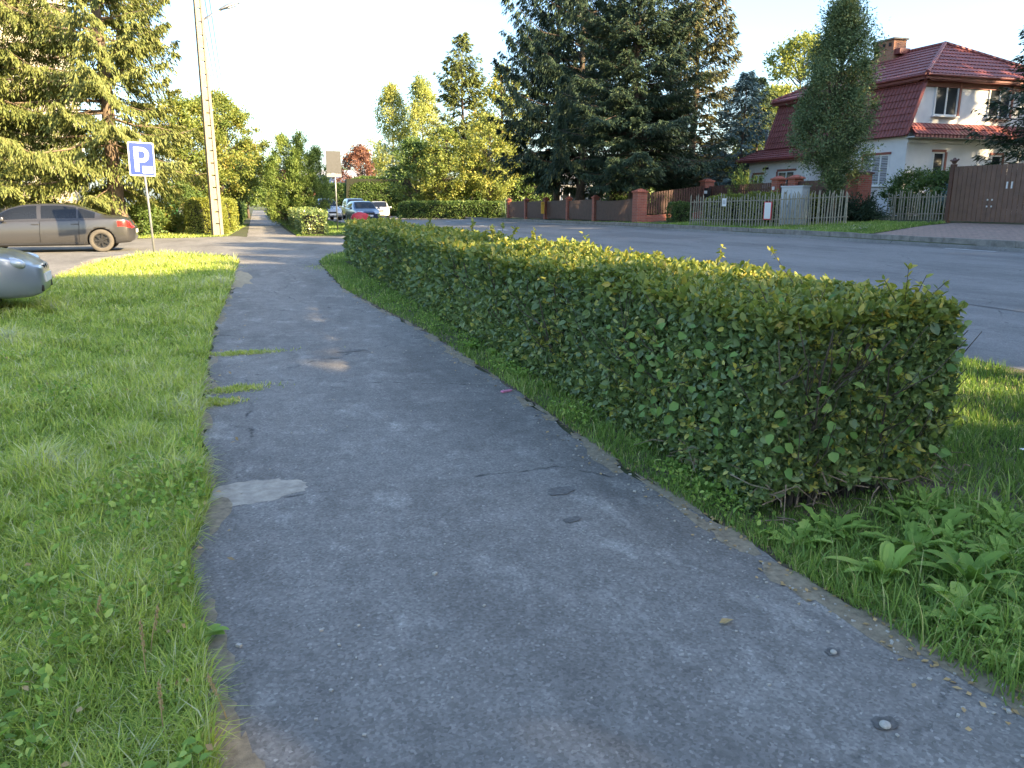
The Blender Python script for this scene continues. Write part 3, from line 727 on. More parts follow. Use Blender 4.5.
# long soft shoots above the clipped top
Ps, Ts, Ls = [], [], []
sh = MB()
for k in range(150):
    y = 3.0 + 16.5 * rng.uniform() ** 1.5; x = rng.uniform(2.25, 3.2); h = rng.uniform(.05, .17) if rng.uniform() > .08 else rng.uniform(.17, .26)
    d = rng.normal(0, .4, 2); b = np.array([x, y, .97]); tip = b + np.array([d[0] * h, d[1] * h, h])
    sh.tube([b, tip], [.0035, .0015], 4, cap=False)
    for j in range(int(h * 85) + 3):
        Ps.append(b + (tip - b) * rng.uniform(.15, 1)); Ts.append(rng.normal(0, 1, 3) + np.array([0, 0, .6])); Ls.append(.038 * rng.uniform(.7, 1.35) * max(1, (y / 4) ** .4))
for k in range(75):
    if k < 45: b = np.array([rng.uniform(2.3, 3.3), 3.0, rng.uniform(.15, .9)]); d3 = np.array([rng.normal(.1, .4), -1., rng.normal(.25, .4)])
    else: b = np.array([2.22, rng.uniform(3.0, 6), rng.uniform(.15, .9)]); d3 = np.array([-1., rng.normal(0, .5), rng.normal(.25, .4)])
    if k % 9 == 0: b = np.array([3.3, rng.uniform(3.0, 3.4), rng.uniform(.4, .95)]); d3 = np.array([1., rng.normal(-.5, .5), rng.normal(.3, .4)])
    h = rng.uniform(.06, .2); tip = b + d3 * h
    sh.tube([b - d3 * .12, b, tip], [.004, .003, .0015], 4, cap=False)
    for j in range(int(h * 70) + 3):
        Ps.append(b + (tip - b) * rng.uniform(0, 1)); Ts.append(rng.normal(0, 1, 3) + d3 * .7); Ls.append(.036 * rng.uniform(.6, 1.3))
sh.build('shoots', M_stem, hd)['kind'] = 'stuff'
Ps = np.array(Ps); Ts = np.array(Ts); Ls = np.array(Ls)
leaves('shoot_foliage', Ps, Ts, rnd(len(Ps)) + np.array([0, 0, .8]), Ls, Ls * .55, np.clip(rng.normal(.6, .15, len(Ps)), 0, .84), L_hedgetop, hd, True)
# broad bright leaves of a climber scattered through the near end
n = 130
k = rng.uniform(size=n)
P = np.where(k[:, None] < .62, np.c_[2.14 + rng.normal(0, .03, n), 3.0 + 1.6 * rng.uniform(0, 1, n) ** 1.2, rng.uniform(.25, .9, n)], np.c_[rng.uniform(2.2, 3.3, n), 2.9 + rng.normal(0, .03, n), rng.uniform(.2, .85, n)])
s = (rng.uniform(size=n) < .12); P[s, 0] = rng.uniform(2.3, 2.9, s.sum()); P[s, 1] = rng.uniform(3.1, 4.3, s.sum()); P[s, 2] = 1.04
leaves('climber_foliage', P, unit(rng.normal(0, .6, (n, 3)) + np.array([-.5, -.6, -.3])), unit(np.array([-.6, -.6, .7]) + rng.normal(0, .4, (n, 3))), .06 * rng.uniform(.6, 1.2, n), .05 * rng.uniform(.6, 1.2, n), rng.uniform(0, 1, n), L_vine, hd, True)

# ================================================================== GRASS AND WEEDS
lawn = [(-.1, .3)] + [(a - .02, b) for a, b in PL[1:]] + [(-2.4, 25.2), (-3.2, 24.6), (-3.85, 22.6), (-3.9, 17.6), (-3.85, 12.3), (-3.6, 10), (-4, 6), (-4, .3)]
o = grass('grass', lawn, 340000, 3.2, .165, .0044, L_grass, .95, seed=21, yellow=.12); o['kind'] = 'stuff'
verge = [(3.1, 3.4), (3.6, 2.9), (4.3, 1.6), (5.62, 1.6), (5.62, 24.3), (2.9, 24.3), (2.0, 23.6), (1.5, 20.9), (2.3, 20.8), (3.25, 20.6)]
o = grass('grass', verge, 90000, 4.2, .13, .0045, L_grassgreen, .6, seed=31); o['kind'] = 'stuff'
foot = [(a + .03, b) for a, b in PRT[1:-1]] + [(2.1, 20.6), (2.28, 12), (2.3, 3.1), (3.2, 3.0), (4.2, 1.7), (4.2, .8)]
o = grass('grass', foot, 52000, 3.2, .085, .004, L_grassgreen, .7, seed=41, hmin=.1); o['kind'] = 'stuff'
# creeping tongues of turf over the path edge
tong = []
for px, py, w, h in [(236, 355, .33, .1), (232, 391, .24, .11), (222, 404, .14, .1), (212, 268, .5, .9), (330, 268, .3, .8)]:
    g = G(px, py); tong.append((g, w, h))
n = 11000; Pt = []
for (g, w, h) in tong:
    k = n // 5; q = np.c_[g[0] - .12 + np.abs(rng.normal(0, w * .75, k)) * np.where(rng.uniform(size=k) < .8, 1, -1), g[1] + rng.normal(0, h * .55, k), np.full(k, .012)]
    q = q[Wob(14., 7, int(w * 100))(q) > -.35]; Pt.append(q)
P = np.concatenate(Pt); n = len(P)
leaves('moss', P, unit(rng.normal(0, 1, (n, 3)) + np.array([0, 0, .7])), rnd(n), .03 * rng.uniform(.4, 1.6, n), .007, np.clip(rng.normal(.72, .22, n), 0, 1), L_grass)['kind'] = 'stuff'
# far verges
o = grass('grass', [(16.2, 18.4), (21.4, 20), (21.4, 24), (17.5, 33), (16.4, 60), (16.2, 60)], 42000, 20, .09, .012, L_grassgreen, .6, seed=51, hmin=.15); o['kind'] = 'stuff'
o = grass('grass', [(1.75, 38), (5.6, 38.6), (5.6, 90), (1.6, 90)], 26000, 40, .1, .02, L_grassgreen, .6, seed=52); o['kind'] = 'stuff'
o = grass('grass', [(-1.3, 38.3), (-3.3, 37.2), (-12, 37.6), (-24, 40), (-24, 60), (-1.5, 60), (-.5, 60)], 42000, 40, .11, .02, L_grass, .6, seed=53); o['kind'] = 'stuff'
near = [(2.08, 1.0), (2.05, 1.9), (2.04, 2.4), (2.1, 2.85), (3.3, 2.9), (4.4, 2.6), (4.6, 1.2), (3.4, .9)]
o = grass('grass', near, 6500, 3., .19, .0058, L_grassgreen, .75, seed=61); o['kind'] = 'stuff'
# clover and small broad leaves at the hedge foot
n = 9000
t_ = rng.uniform(0, 1, n); yy = 1.2 + 14 * t_ ** 2.4
xl = np.interp(yy, [p[1] for p in PRT], [p[0] for p in PRT]) + .06; xr = np.where(yy < 3.0, np.minimum(3.6 - (yy - 1.2) * .2, 4), 2.35)
P = np.c_[xl + (xr - xl) * rng.uniform(0, 1, n), yy, rng.uniform(.015, .1, n)]
w = Wob(4., 6, 77); P = P[w(P) > -.15]; n = len(P)
leaves('clover', P, unit(rng.normal(0, 1, (n, 3)) + np.array([0, 0, .15])), np.array([0, 0, 1.]) + rng.normal(0, .35, (n, 3)), .022 * rng.uniform(.6, 1.6, n), .018 * rng.uniform(.7, 1.3, n), rng.uniform(0, 1, n), L_weed, None, True)['kind'] = 'stuff'
n = 15000
P = np.c_[-.15 - 3.2 * rng.uniform(0, 1, n) ** 1.5, 1.4 + 7 * rng.uniform(0, 1, n) ** 1.8, rng.uniform(.03, .12, n)]
P[:, 0] += np.interp(P[:, 1], [p[1] for p in PL], [p[0] for p in PL]) + .1
w = Wob(2.4, 6, 78); P = P[w(P) + .9 * (P[:, 1] < 3.2) - .1 > .3]; n = len(P)
leaves('clover', P, unit(rng.normal(0, 1, (n, 3)) + np.array([0, 0, .3])), np.array([0, 0, 1.]) + rng.normal(0, .4, (n, 3)), .03 * rng.uniform(.6, 1.5, n), .024 * rng.uniform(.7, 1.3, n), rng.uniform(0, 1, n), L_weed, None, True)['kind'] = 'stuff'

def rosette(name, x, y, n, L, W, erect, seed, label, group, jag=False):
    r = np.random.default_rng(seed); vs = []; fs = []; tn = []
    for k in range(n):
        az = 2.4 * k + r.normal(0, .4); e = erect * r.uniform(.5, 1.3); l = L * r.uniform(.6, 1.2); w = W * r.uniform(.7, 1.2)
        d = np.array([math.cos(az), math.sin(az), 0]); sd = np.array([-d[1], d[0], 0]); b0 = len(vs); m = 9
        for i in range(m):
            s = i / (m - 1); ang = e - s * (e + .35) * .9
            hgt_ = l * (math.sin(e) * s - .55 * s * s * math.sin(e) * 1.0); c = d * (l * (s * math.cos(e * .7))) + np.array([0, 0, hgt_ + .01])
            ww = w * (math.sin(math.pi * min(1, s * .86 + .1)) ** .8) * (1 if not jag else (1. if i % 2 else .55)) * .5
            if i == m - 1: ww *= .15
            for sg in (-1, 0, 1): vs.append(c + sd * ww * sg + np.array([0, 0, abs(sg) * ww * .35]))
        for i in range(m - 1):
            for j in (0, 1): fs.append((b0 + i * 3 + j, b0 + i * 3 + j + 1, b0 + (i + 1) * 3 + j + 1, b0 + (i + 1) * 3 + j)); tn.append(min(1, max(0, (seed * 37 % 11) / 11 * .7 + .1 + .15 * math.sin(k * 7.1) + (.1 if j else 0))))
    o = npmesh(name, np.array(vs), [np.array(fs)], L_weed, None, np.array(tn), True)
    o.location = (x, y, hz(x, y)); return tag(o, label, 'weed', group)
g = G(985, 525); rosette('dandelion', 2.62, 2.42, 13, .24, .06, .95, 1, 'large dandelion rosette in front of the hedge stems, right of the clover', None, True)
ws = [(2.2 + .0, 2.62, .16, .05, .7, True), (2.42, 2.62, .19, .055, .8, True), (2.85, 2.5, .2, .055, .9, True), (2.32, 2.25, .2, .045, 1.1, False), (2.6, 2.1, .22, .05, 1.15, False), (2.9, 2.2, .2, .05, 1., False),
      (2.36, 1.92, .15, .045, .9, False), (2.75, 1.85, .19, .045, 1., False), (3.2, 2.45, .19, .05, .9, True), (2.25, 1.62, .1, .035, .7, False), (3.05, 2.75, .2, .06, .9, True), (2.5, 1.62, .14, .04, .9, False)]
r9 = random.Random(9)
for k in range(24): ws.append((r9.uniform(2.15, 3.5), r9.uniform(1.5, 2.75), r9.uniform(.1, .2), r9.uniform(.025, .045), r9.uniform(.7, 1.25), r9.random() < .6))
for k in range(16): y = r9.uniform(3.0, 9); ws.append((2.12 + r9.uniform(-.06, .12) - .03 * (y > 6), y, r9.uniform(.08, .14), .035, r9.uniform(.7, 1.1), r9.random() < .5))
for k, (x, y, L, W, e, j) in enumerate(ws):
    rosette('weed_plant', x, y, 12 + k % 5, L * 1.15, W * 1.1, e * 1.1, k + 10, 'leafy green weed growing in the strip between path edge and hedge', 'weeds between path and hedge', j)
for k, (px, py, L) in enumerate([(205, 640, .1), (178, 625, .09), (120, 612, .1), (66, 700, .1), (120, 745, .09)]):
    g = G(px, py); rosette('lawn_weed', g[0], g[1], 9, L, .045, .8, k + 40, 'low broadleaf weed in the long grass left of the path', 'weeds in the left lawn', False)
# tall dry seed stalks in the left lawn
for k, (px, py, h) in enumerate([(148, 690, .24), (150, 662, .2), (228, 722, .16), (165, 745, .2), (92, 640, .16)]):
    g = G(px, py); mb = MB(); dx = .05 * math.sin(k * 2.1); mb.tube([(0, 0, 0), (dx * .4, 0, h * .5), (dx, .02, h)], [.0022, .002, .0012], 5)
    for j in range(16):
        z = h * (.55 + .45 * j / 16); a = j * 2.4; c = Vector((dx * (z / h), .01, z)); mb.box(c + Vector((.004 * math.cos(a), .004 * math.sin(a), 0)), (.004, .004, .009), a)
    o = mb.build('grass_stalk', M_dryleaf, None); o.location = g; tag(o, 'dry pale seed stalk standing in the lawn left of the path', 'grass stalk', 'dry seed stalks in the lawn')
# small things lying on the path
g = (1.83, 5.78); mb = MB(); mb.prism([(-.06, -.015), (-.045, -.019), (.04, -.017), (.06, -.012), (.062, .014), (.03, .018), (-.05, .016), (-.062, .01)], 'z', .0, .012)
o = mb.build('wrapper', M_pink, None, False, .003); o.location = (g[0], g[1], .012); o.rotation_euler = (.05, .08, .55); tag(o, 'crumpled pink wrapper lying on the path edge beside the hedge', 'litter')
def pebble(px, py, s, label, mat=M_stone, sq=.6, name='stone'):
    g = G(px, py); bm = bmesh.new(); bmesh.ops.create_icosphere(bm, subdivisions=2, radius=s); w = Wob(1.2 / s, 5, int(px))
    for v in bm.verts: v.co *= 1 + .25 * float(w(np.array([v.co]))[0]); v.co.z *= sq
    me = bpy.data.meshes.new(name); bm.to_mesh(me); bm.free(); me.materials.append(mat); o = bpy.data.objects.new(name, me); COL.objects.link(o); o.location = (g[0], g[1], .012 + s * sq * .5)
    return tag(o, label, 'stone')
pebble(884, 730, .017, 'pale pointed stone in a dark hollow near the bottom right corner')
pebble(833, 656, .012, 'small tan stone in a shallow hollow, right part of the path')
pebble(1003, 690, .012, 'grey stone on the path edge beside the lowest weeds')
g = G(726, 626); mb = MB(); mb.add([(-.03, 0, .004), (-.01, .014, .012), (.012, .012, .008), (.035, .004, .004), (.01, -.012, .012), (-.012, -.014, .006), (0, .001, .004)], [(0, 1, 6), (1, 2, 6), (2, 3, 6), (3, 4, 6), (4, 5, 6), (5, 0, 6)])
o = mb.build('dry_leaf', M_dryleaf); o.location = (g[0], g[1], .014); tag(o, 'single dry tan leaf lying on the asphalt path', 'leaf')
bits = MB(); r2 = random.Random(3)
for k in range(420):
    y = 1.3 + 12 * r2.random() ** 1.8; x = r2.uniform(-.3, 1.9)
    if r2.random() < .6: x = float(np.interp(y, [p[1] for p in PRT], [p[0] for p in PRT])) - abs(r2.gauss(0, .12))
    s = r2.uniform(.002, .006) * (1.6 if r2.random() < .1 else 1)
    bits.box((x, y, .012 + s * .4), (s * 2, s * 1.4, s), r2.uniform(0, 3), 0)
o = bits.build('debris', [M_stone], None); o['kind'] = 'stuff'
lf = 900; yy = 1.4 + 16 * rng.uniform(0, 1, lf) ** 1.6; P = np.c_[np.interp(yy, [p[1] for p in PRT], [p[0] for p in PRT]) + rng.normal(.05, .1, lf), yy, np.full(lf, .016)]
leaves('leaf_litter', P, unit(rng.normal(0, 1, (lf, 3)) * np.array([1, 1, .15])), np.array([0, 0, 1.]) + rng.normal(0, .25, (lf, 3)), .026 * rng.uniform(.5, 1.3, lf), .016, rng.uniform(.5, 1, lf), leafmat('fallen_leaf', [(0, (.1, .07, .03)), (1, (.3, .2, .09))], .1), None)['kind'] = 'stuff'
lf = 420; P = np.c_[-.2 - 3.2 * rng.uniform(0, 1, lf), 1.4 + 12 * rng.uniform(0, 1, lf) ** 1.5, rng.uniform(.05, .1, lf)]
leaves('leaf_litter', P, unit(rng.normal(0, 1, (lf, 3)) * np.array([1, 1, .3])), np.array([0, 0, 1.]) + rng.normal(0, .4, (lf, 3)), .03 * rng.uniform(.5, 1.3, lf), .02, rng.uniform(.3, 1, lf), bpy.data.materials['fallen_leaf'], None)['kind'] = 'stuff'
g = G(1019, 478); mb = MB()
for k in range(9):
    a = k * .7; mb.add([(0, 0, .16), (.012 * math.cos(a - .25), .012 * math.sin(a - .25), .168), (.024 * math.cos(a), .024 * math.sin(a), .166), (.012 * math.cos(a + .25), .012 * math.sin(a + .25), .168)], [(0, 1, 2, 3)])
fl = thing('flower', 'single white flower in the verge grass at the right border', 'flower', (g[0], g[1], g[2])); mb.build('blossom', M_signwhite, fl)
MB().tube([(.01, 0, 0), (0, 0, .16)], .0018, 5).build('stalk', L_weed, fl)
SUN_EL, SUN_AZ, SUN_S, SKY_S, EXPO = 24.0, 139.0, 4.4, .13, 2.28
TANE = math.tan(R_(SUN_EL))
SHADE_LAB = 'unseen tree outside the view, added and shaped to cast the shade'
# (u across the light, s towards the sun, lowest and highest shaded level, crown radius)
SHADE = [(-7, 17, -6, 8.5, 4.2), (0, 16, -6, 8.5, 3.6), (2.6, 18, -6, 8, 1.5), (4.1, 20, -6, 8, .9), (5.5, 21, 2.95, 8.5, 1.4), (7.0, 18, 3.75, 8.5, 1.35), (8.5, 21, 4.5, 6.4, 1.1),
         (6.25, 24, 3.35, 8, .9), (9.1, 24, 4.75, 5.8, .8), (9.7, 19, 5.1, 5.7, .9), (10.9, 21, 5.55, 6.0, .8),
         (5, 14, -8, -.6, 2.2), (9.2, 15, -8, .5, 2.2), (13, 20, -6, 6.2, 1.7), (15.2, 22, -6, 7.3, 1.8), (17.4, 20, -6, 8.3, 1.9), (20, 22, -6, 10, 2.3), (24, 20, -6, 11.2, 3), (28.5, 24, -6, 12.2, 3.2),
         (33.0, 21, -8, 14.2, 4.2), (39, 20, -9, 14.6, 4.9), (45, 24, -9, 14.5, 4.4), (51, 30, -6, 13, 4.5)]
# ================================================================== VEHICLES
def catmull(xs, ys, xn):
    """smooth monotone-ish interpolation of columns ys at xn"""
    ys = np.asarray(ys, float); xs = np.asarray(xs, float)
    m = np.gradient(ys, xs, axis=0)
    dl = np.diff(ys, axis=0) / np.diff(xs)[:, None]
    for k in range(len(xs)):   # limit the slopes so that flat runs stay flat
        a = dl[max(k - 1, 0)]; b = dl[min(k, len(dl) - 1)]
        m[k] = np.where(a * b <= 0, 0, np.sign(a) * np.minimum(np.abs(m[k]), 2.2 * np.minimum(np.abs(a), np.abs(b))))
    k = np.clip(np.searchsorted(xs, xn) - 1, 0, len(xs) - 2)
    h = (xs[k + 1] - xs[k])[:, None]; s = ((xn - xs[k]) / (xs[k + 1] - xs[k]))[:, None]
    return (2 * s**3 - 3 * s**2 + 1) * ys[k] + (s**3 - 2 * s**2 + s) * h * m[k] + (-2 * s**3 + 3 * s**2) * ys[k + 1] + (s**3 - s**2) * h * m[k + 1]

def car(name, label, loc, rot, st, wheels, wr, paintm, glass_side, glass_front, glass_rear, heads, tails, rimmat=M_rim, group=None, tyre=M_tyre, plate_front=True, plate_rear=True, spokes=5, clad=None):
    """st: stations along the car, x forward: (x, z_bottom, z_shoulder, z_top, half_w, half_w_top)"""
    t = thing(name, label, 'car', loc, rot, group)
    st = np.array(st, float); xs = st[:, 0]; xn = np.unique(np.concatenate([np.linspace(xs[0], xs[-1], 91), xs]))
    S = catmull(xs, st[:, 1:], xn)
    rings = []
    for (zb, zs, zt, w, wt) in S:
        zt = max(zt, zs + .015); hgl = zt - zs
        key = np.array([(0, zb), (w * .8, zb), (w * .95, zb + .05), (w, zb + .42 * (zs - zb)), (w * .995, zb + .7 * (zs - zb)), (w * .965, zs - .015), (w * .94, zs + .01 * min(1, hgl * 8)),
                        (w * .94 + (wt - w * .94) * .5 + .015, zs + hgl * .5), (wt, zs + hgl * .88), (wt * .9, zs + hgl * .97), (wt * .5, zt), (0, zt + .008)])
        kk = np.arange(len(key)); rings.append(catmull(kk, key, np.linspace(0, len(key) - 1, 34)))
    rings = np.array(rings); nr, nh = rings.shape[:2]
    mb = MB(); vs = []; 
    for k in range(nr):
        half = [(xn[k], y, z) for y, z in rings[k]]; vs += half + [(x, -y, z) for (x, y, z) in half[1:-1]][::-1]
    nv = 2 * nh - 2; fs = []; mi = []
    def cls(k, jj):
        xm = (xn[k] + xn[k + 1]) / 2; j = jj if jj < nh - 1 else nv - 1 - jj
        u = (j + .5) * 11 / 33
        y = (rings[k][j][0] + rings[k + 1][j][0]) / 2; z = (rings[k][j][1] + rings[k + 1][j][1]) / 2
        for (a, b) in glass_side:
            if a < xm < b and 6.25 < u < 8.0: return 1
        if glass_front[0] < xm < glass_front[1] and u > 7.6 + 0 and y < S[k][4] * .96: return 2
        if glass_rear[0] < xm < glass_rear[1] and u > 7.8 and y < S[k][4] * .93: return 3
        for (x0, x1, z0, z1, y0) in heads:
            if x0 < xm < x1 and z0 < z < z1 and y > y0: return 4
        for (x0, x1, z0, z1, y0) in tails:
            if x0 < xm < x1 and z0 < z < z1 and y > y0: return 5
        return 0
    for k in range(nr - 1):
        for j in range(nv):
            fs.append((k * nv + j, k * nv + (j + 1) % nv, (k + 1) * nv + (j + 1) % nv, (k + 1) * nv + j)); mi.append(cls(k, j))
    # rounded nose and tail: rings shrinking to a cap
    for end, sg in ((0, -1), (nr - 1, 1)):
        base = [vs[end * nv + j] for j in range(nv)]; zc = (base[0][2] + max(b[2] for b in base)) / 2; prev = [end * nv + j for j in range(nv)]
        for sc_, dx in ((.93, .035), (.8, .06), (.5, .08)):
            o0 = len(vs); vs += [(b[0] + sg * dx, b[1] * sc_, zc + (b[2] - zc) * sc_) for b in base]
            for j in range(nv): fs.append((prev[j], prev[(j + 1) % nv], o0 + (j + 1) % nv, o0 + j)); zz = (vs[o0 + j][2]); yy = abs(vs[o0 + j][1]); mi.append(4 if sg > 0 and any(z0 < zz < z1 and yy > y0 and x1 > xs[-1] for (x0, x1, z0, z1, y0) in heads) else 5 if sg < 0 and any(z0 < zz < z1 and yy > y0 and x0 < xs[0] for (x0, x1, z0, z1, y0) in tails) else 0)
            prev = list(range(o0, o0 + nv))
        fs.append(tuple(prev)); mi.append(0)
    mats = [paintm, M_glass, M_glass, M_glass, M_lens, M_tail, M_black]
    me = bpy.data.meshes.new('body'); me.from_pydata(vs, [], fs)
    for m in mats: me.materials.append(m)
    me.polygons.foreach_set('material_index', mi)
    bm = bmesh.new(); bm.from_mesh(me); bmesh.ops.recalc_face_normals(bm, faces=bm.faces); bm.to_mesh(me); bm.free()
    body = bpy.data.objects.new('body', me); COL.objects.link(body)
    cut = MB(); maxw = st[:, 4].max()
    for wx in wheels:
        for sg in (-1, 1):
            cut.tube([(wx, sg * (maxw - .27), wr), (wx, sg * (maxw + .2), wr)], wr + .045, 28, 0)
    co = cut.build('cutter', [paintm, M_glass, M_glass, M_glass, M_lens, M_tail, M_black]); co.data.polygons.foreach_set('material_index', [6] * len(co.data.polygons))
    mod = body.modifiers.new('b', 'BOOLEAN'); mod.object = co; mod.operation = 'DIFFERENCE'; mod.solver = 'EXACT'
    dg = bpy.context.evaluated_depsgraph_get(); me2 = bpy.data.meshes.new_from_object(body.evaluated_get(dg))
    bpy.data.objects.remove(body); bpy.data.objects.remove(co)
    # split by material: body, each window, each lamp
    def sub(nm, want, flt=None):
        bm = bmesh.new(); bm.from_mesh(me2)
        kill = [f for f in bm.faces if not (f.material_index in want and (flt is None or flt(f.calc_center_median())))]
        bmesh.ops.delete(bm, geom=kill, context='FACES')
        if not bm.faces: bm.free(); return None
        m = bpy.data.meshes.new(nm)
        for f in bm.faces: f.smooth = f.material_index != 6
        bm.to_mesh(m); bm.free()
        for q in mats: m.materials.append(q)
        o = bpy.data.objects.new(nm, m); COL.objects.link(o); o.parent = t; return o
    bo = sub('body', (0, 6))
    for (a, b) in glass_side:
        for sg in (-1, 1): sub('side_window', (1,), lambda c, a=a, b=b, sg=sg: a - .03 < c.x < b + .03 and c.y * sg > 0)
    sub('windscreen', (2,)); sub('rear_window', (3,))
    for sg in (-1, 1):
        sub('headlight', (4,), lambda c, sg=sg: c.y * sg > 0); sub('tail_light', (5,), lambda c, sg=sg: c.y * sg > 0)
    for wx in wheels:
        for sg in (-1, 1):
            w = bpy.data.objects.new('wheel', None); COL.objects.link(w); w.parent = t; w.location = (wx, sg * (maxw - .12), wr)
            ty = MB(); n = 36; prof = [(.6, -.1), (.93, -.11), (1., -.08), (1., .08), (.93, .1), (.7, .105), (.63, .08)]
            v2 = [(wr * p * math.cos(2 * math.pi * k / n), sg * q, wr * p * math.sin(2 * math.pi * k / n)) for p, q in prof for k in range(n)]
            ty.add(v2, [(a * n + k, a * n + (k + 1) % n, (a + 1) * n + (k + 1) % n, (a + 1) * n + k) for a in range(len(prof) - 1) for k in range(n)]); ty.build('tyre', tyre, w, True)
            rm = MB(); q = sg * .07
            rm.tube([(0, sg * .02, 0), (0, sg * .03, 0)], wr * .63, 30); rm.tube([(0, sg * .0, 0), (0, sg * .09, 0)], wr * .13, 12)
            for k in range(spokes):
                a = 2 * math.pi * k / spokes; M = Matrix.Rotation(a, 4, 'Y'); rm.box(M @ Vector((wr * .34, q, 0)), (wr * .56, .03, wr * .15), 0, 0, 1., M)
            ringv = [(wr * p * math.cos(2 * math.pi * k / n), sg * y, wr * p * math.sin(2 * math.pi * k / n)) for p, y in ((.66, .03), (.66, .09), (.58, .085), (.56, .03)) for k in range(n)]
            rm.add(ringv, [(a * n + k, a * n + (k + 1) % n, (a + 1) * n + (k + 1) % n, (a + 1) * n + k) for a in range(3) for k in range(n)])
            rm.build('rim', rimmat, w)
    return t, S, xn
def mirror_(t, x, y, z, m):
    for sg in (-1, 1):
        b = MB(); b.box((x, sg * (y + .09), z), (.13, .2, .13), 0, 0, .85); b.build('wing_mirror', m, t, True, .03)

# big sedan, side on across the drive (front to the left)
b, by = -3.72, 28.05
sed = [(-2.5, .34, .78, .80, .66, .5), (-2.42, .28, .93, .955, .78, .55), (-2.2, .26, 1.0, 1.06, .87, .60), (-1.75, .24, 1.0, 1.13, .92, .6), (-1.35, .22, .99, 1.28, .945, .62), (-.9, .2, .975, 1.425, .95, .63), (-.3, .2, .965, 1.475, .95, .64), (.3, .2, .955, 1.46, .95, .64), (.75, .2, .945, 1.36, .95, .66), (1.2, .21, .94, 1.13, .95, .7), (1.5, .22, .925, 1.0, .94, .72), (2.0, .24, .86, .9, .9, .65), (2.4, .26, .72, .76, .8, .5), (2.52, .3, .6, .62, .7, .45)]
t, S_, xn_ = car('sedan', 'dusty dark grey sedan parked side on across the drive beyond the parking sign', (-6.3, 28.0, .012), math.pi + .05, sed, (-1.62, 1.55), .345, M_pgrey, [(-1.5, -1.07), (-.98, -.02), (.07, 1.16)], (.62, 1.34), (-1.9, -1.2), [(2.2, 9, .58, .74, .45)], [(-9, -2.12, .72, .93, .42)], M_rimdark, tyre=M_tyredusty, spokes=7)
mirror_(t, .95, .93, 1.02, M_pgrey)
for x in (-.95, .12):
    for sg in (-1, 1): MB().box((x, sg * .945, .86), (.2, .03, .03)).build('door_handle', M_pgrey, t, False, .008)
MB().box((-2.585, 0, .62), (.02, .52, .11)).build('number_plate', M_paper, t)
for sg in (-1, 1): MB().box((0, sg * .925, .27), (2.3, .03, .05)).build('sill', M_black, t, False, .01)
for sg in (-1, 1):
    for x in (.03, -1.02):
        MB().tube([(x, sg * .957, .3), (x - .01, sg * .962, .6), (x - .04, sg * .944, .95)], .005, 4).build('door_gap', M_black, t)

# silver car, only its nose in view
hat = [(-1.95, .34, .9, 1.15, .7, .5), (-1.85, .3, .95, 1.35, .8, .56), (-1.4, .25, .95, 1.45, .86, .6), (-.5, .22, .93, 1.5, .875, .62), (.2, .22, .92, 1.46, .875, .63), (.7, .22, .91, 1.22, .87, .66), (1.05, .23, .9, 1.0, .865, .68), (1.5, .25, .82, .87, .83, .6), (1.8, .24, .77, .81, .77, .5), (1.97, .24, .7, .73, .66, .4), (2.06, .26, .65, .67, .54, .35)]
t, _, _ = car('compact_car', 'silver car whose nose with slatted grille enters at the left border', (-5.02, 12.35, .012), .1, [(a_, b_ * 1.0, c_, d_, e_, f_) for a_, b_, c_, d_, e_, f_ in hat], (-1.3, 1.22), .31, M_psilver, [(-1.5, -.75), (-.68, .1), (.16, .9)], (.3, 1.1), (-1.9, -1.55), [], [(-9, -1.75, .8, 1.1, .5)], M_rim)
mirror_(t, .75, .86, .98, M_psilver)
for sg in (-1, 1):
    for k in range(4): MB().box((2.115 - k * .012, sg * (.09 + k * .085), .6), (.04, .045, .085), sg * (.1 + k * .08)).build('grille_slot', M_black, t, False, .008)
    MB().box((2.07, sg * .27, .345), (.09, .36, .09), -sg * .16).build('air_intake', M_black, t, False, .02)
    MB().box((2.0, sg * .5, .345), (.09, .1, .07), -sg * .5).build('fog_lamp', M_lens, t, False, .02)
for sg in (-1, 1):
    bm = bmesh.new(); bmesh.ops.create_uvsphere(bm, u_segments=20, v_segments=12, radius=1.0); bm.transform(Matrix.Translation((1.84, sg * .58, .7)) @ Matrix.Rotation(-sg * .55, 4, 'Z') @ Matrix.Rotation(.35, 4, 'Y') @ Matrix.Diagonal((.13, .2, .085, 1)))
    me_ = bpy.data.meshes.new('headlight'); bm.to_mesh(me_); bm.free(); me_.materials.append(M_lens); me_.polygons.foreach_set('use_smooth', [True] * len(me_.polygons)); o_ = bpy.data.objects.new('headlight', me_); COL.objects.link(o_); o_.parent = t
MB().box((2.15, 0, .475), (.02, .52, .115)).build('number_plate', M_paper, t)
mb = MB(); mb.tube([(1.62, -.79, .46), (1.9, -.66, .47), (2.1, -.4, .475), (2.14, 0, .48), (2.1, .4, .475), (1.9, .66, .47), (1.62, .79, .46)], .012, 6); mb.build('bumper_strip', M_greypaint, t)

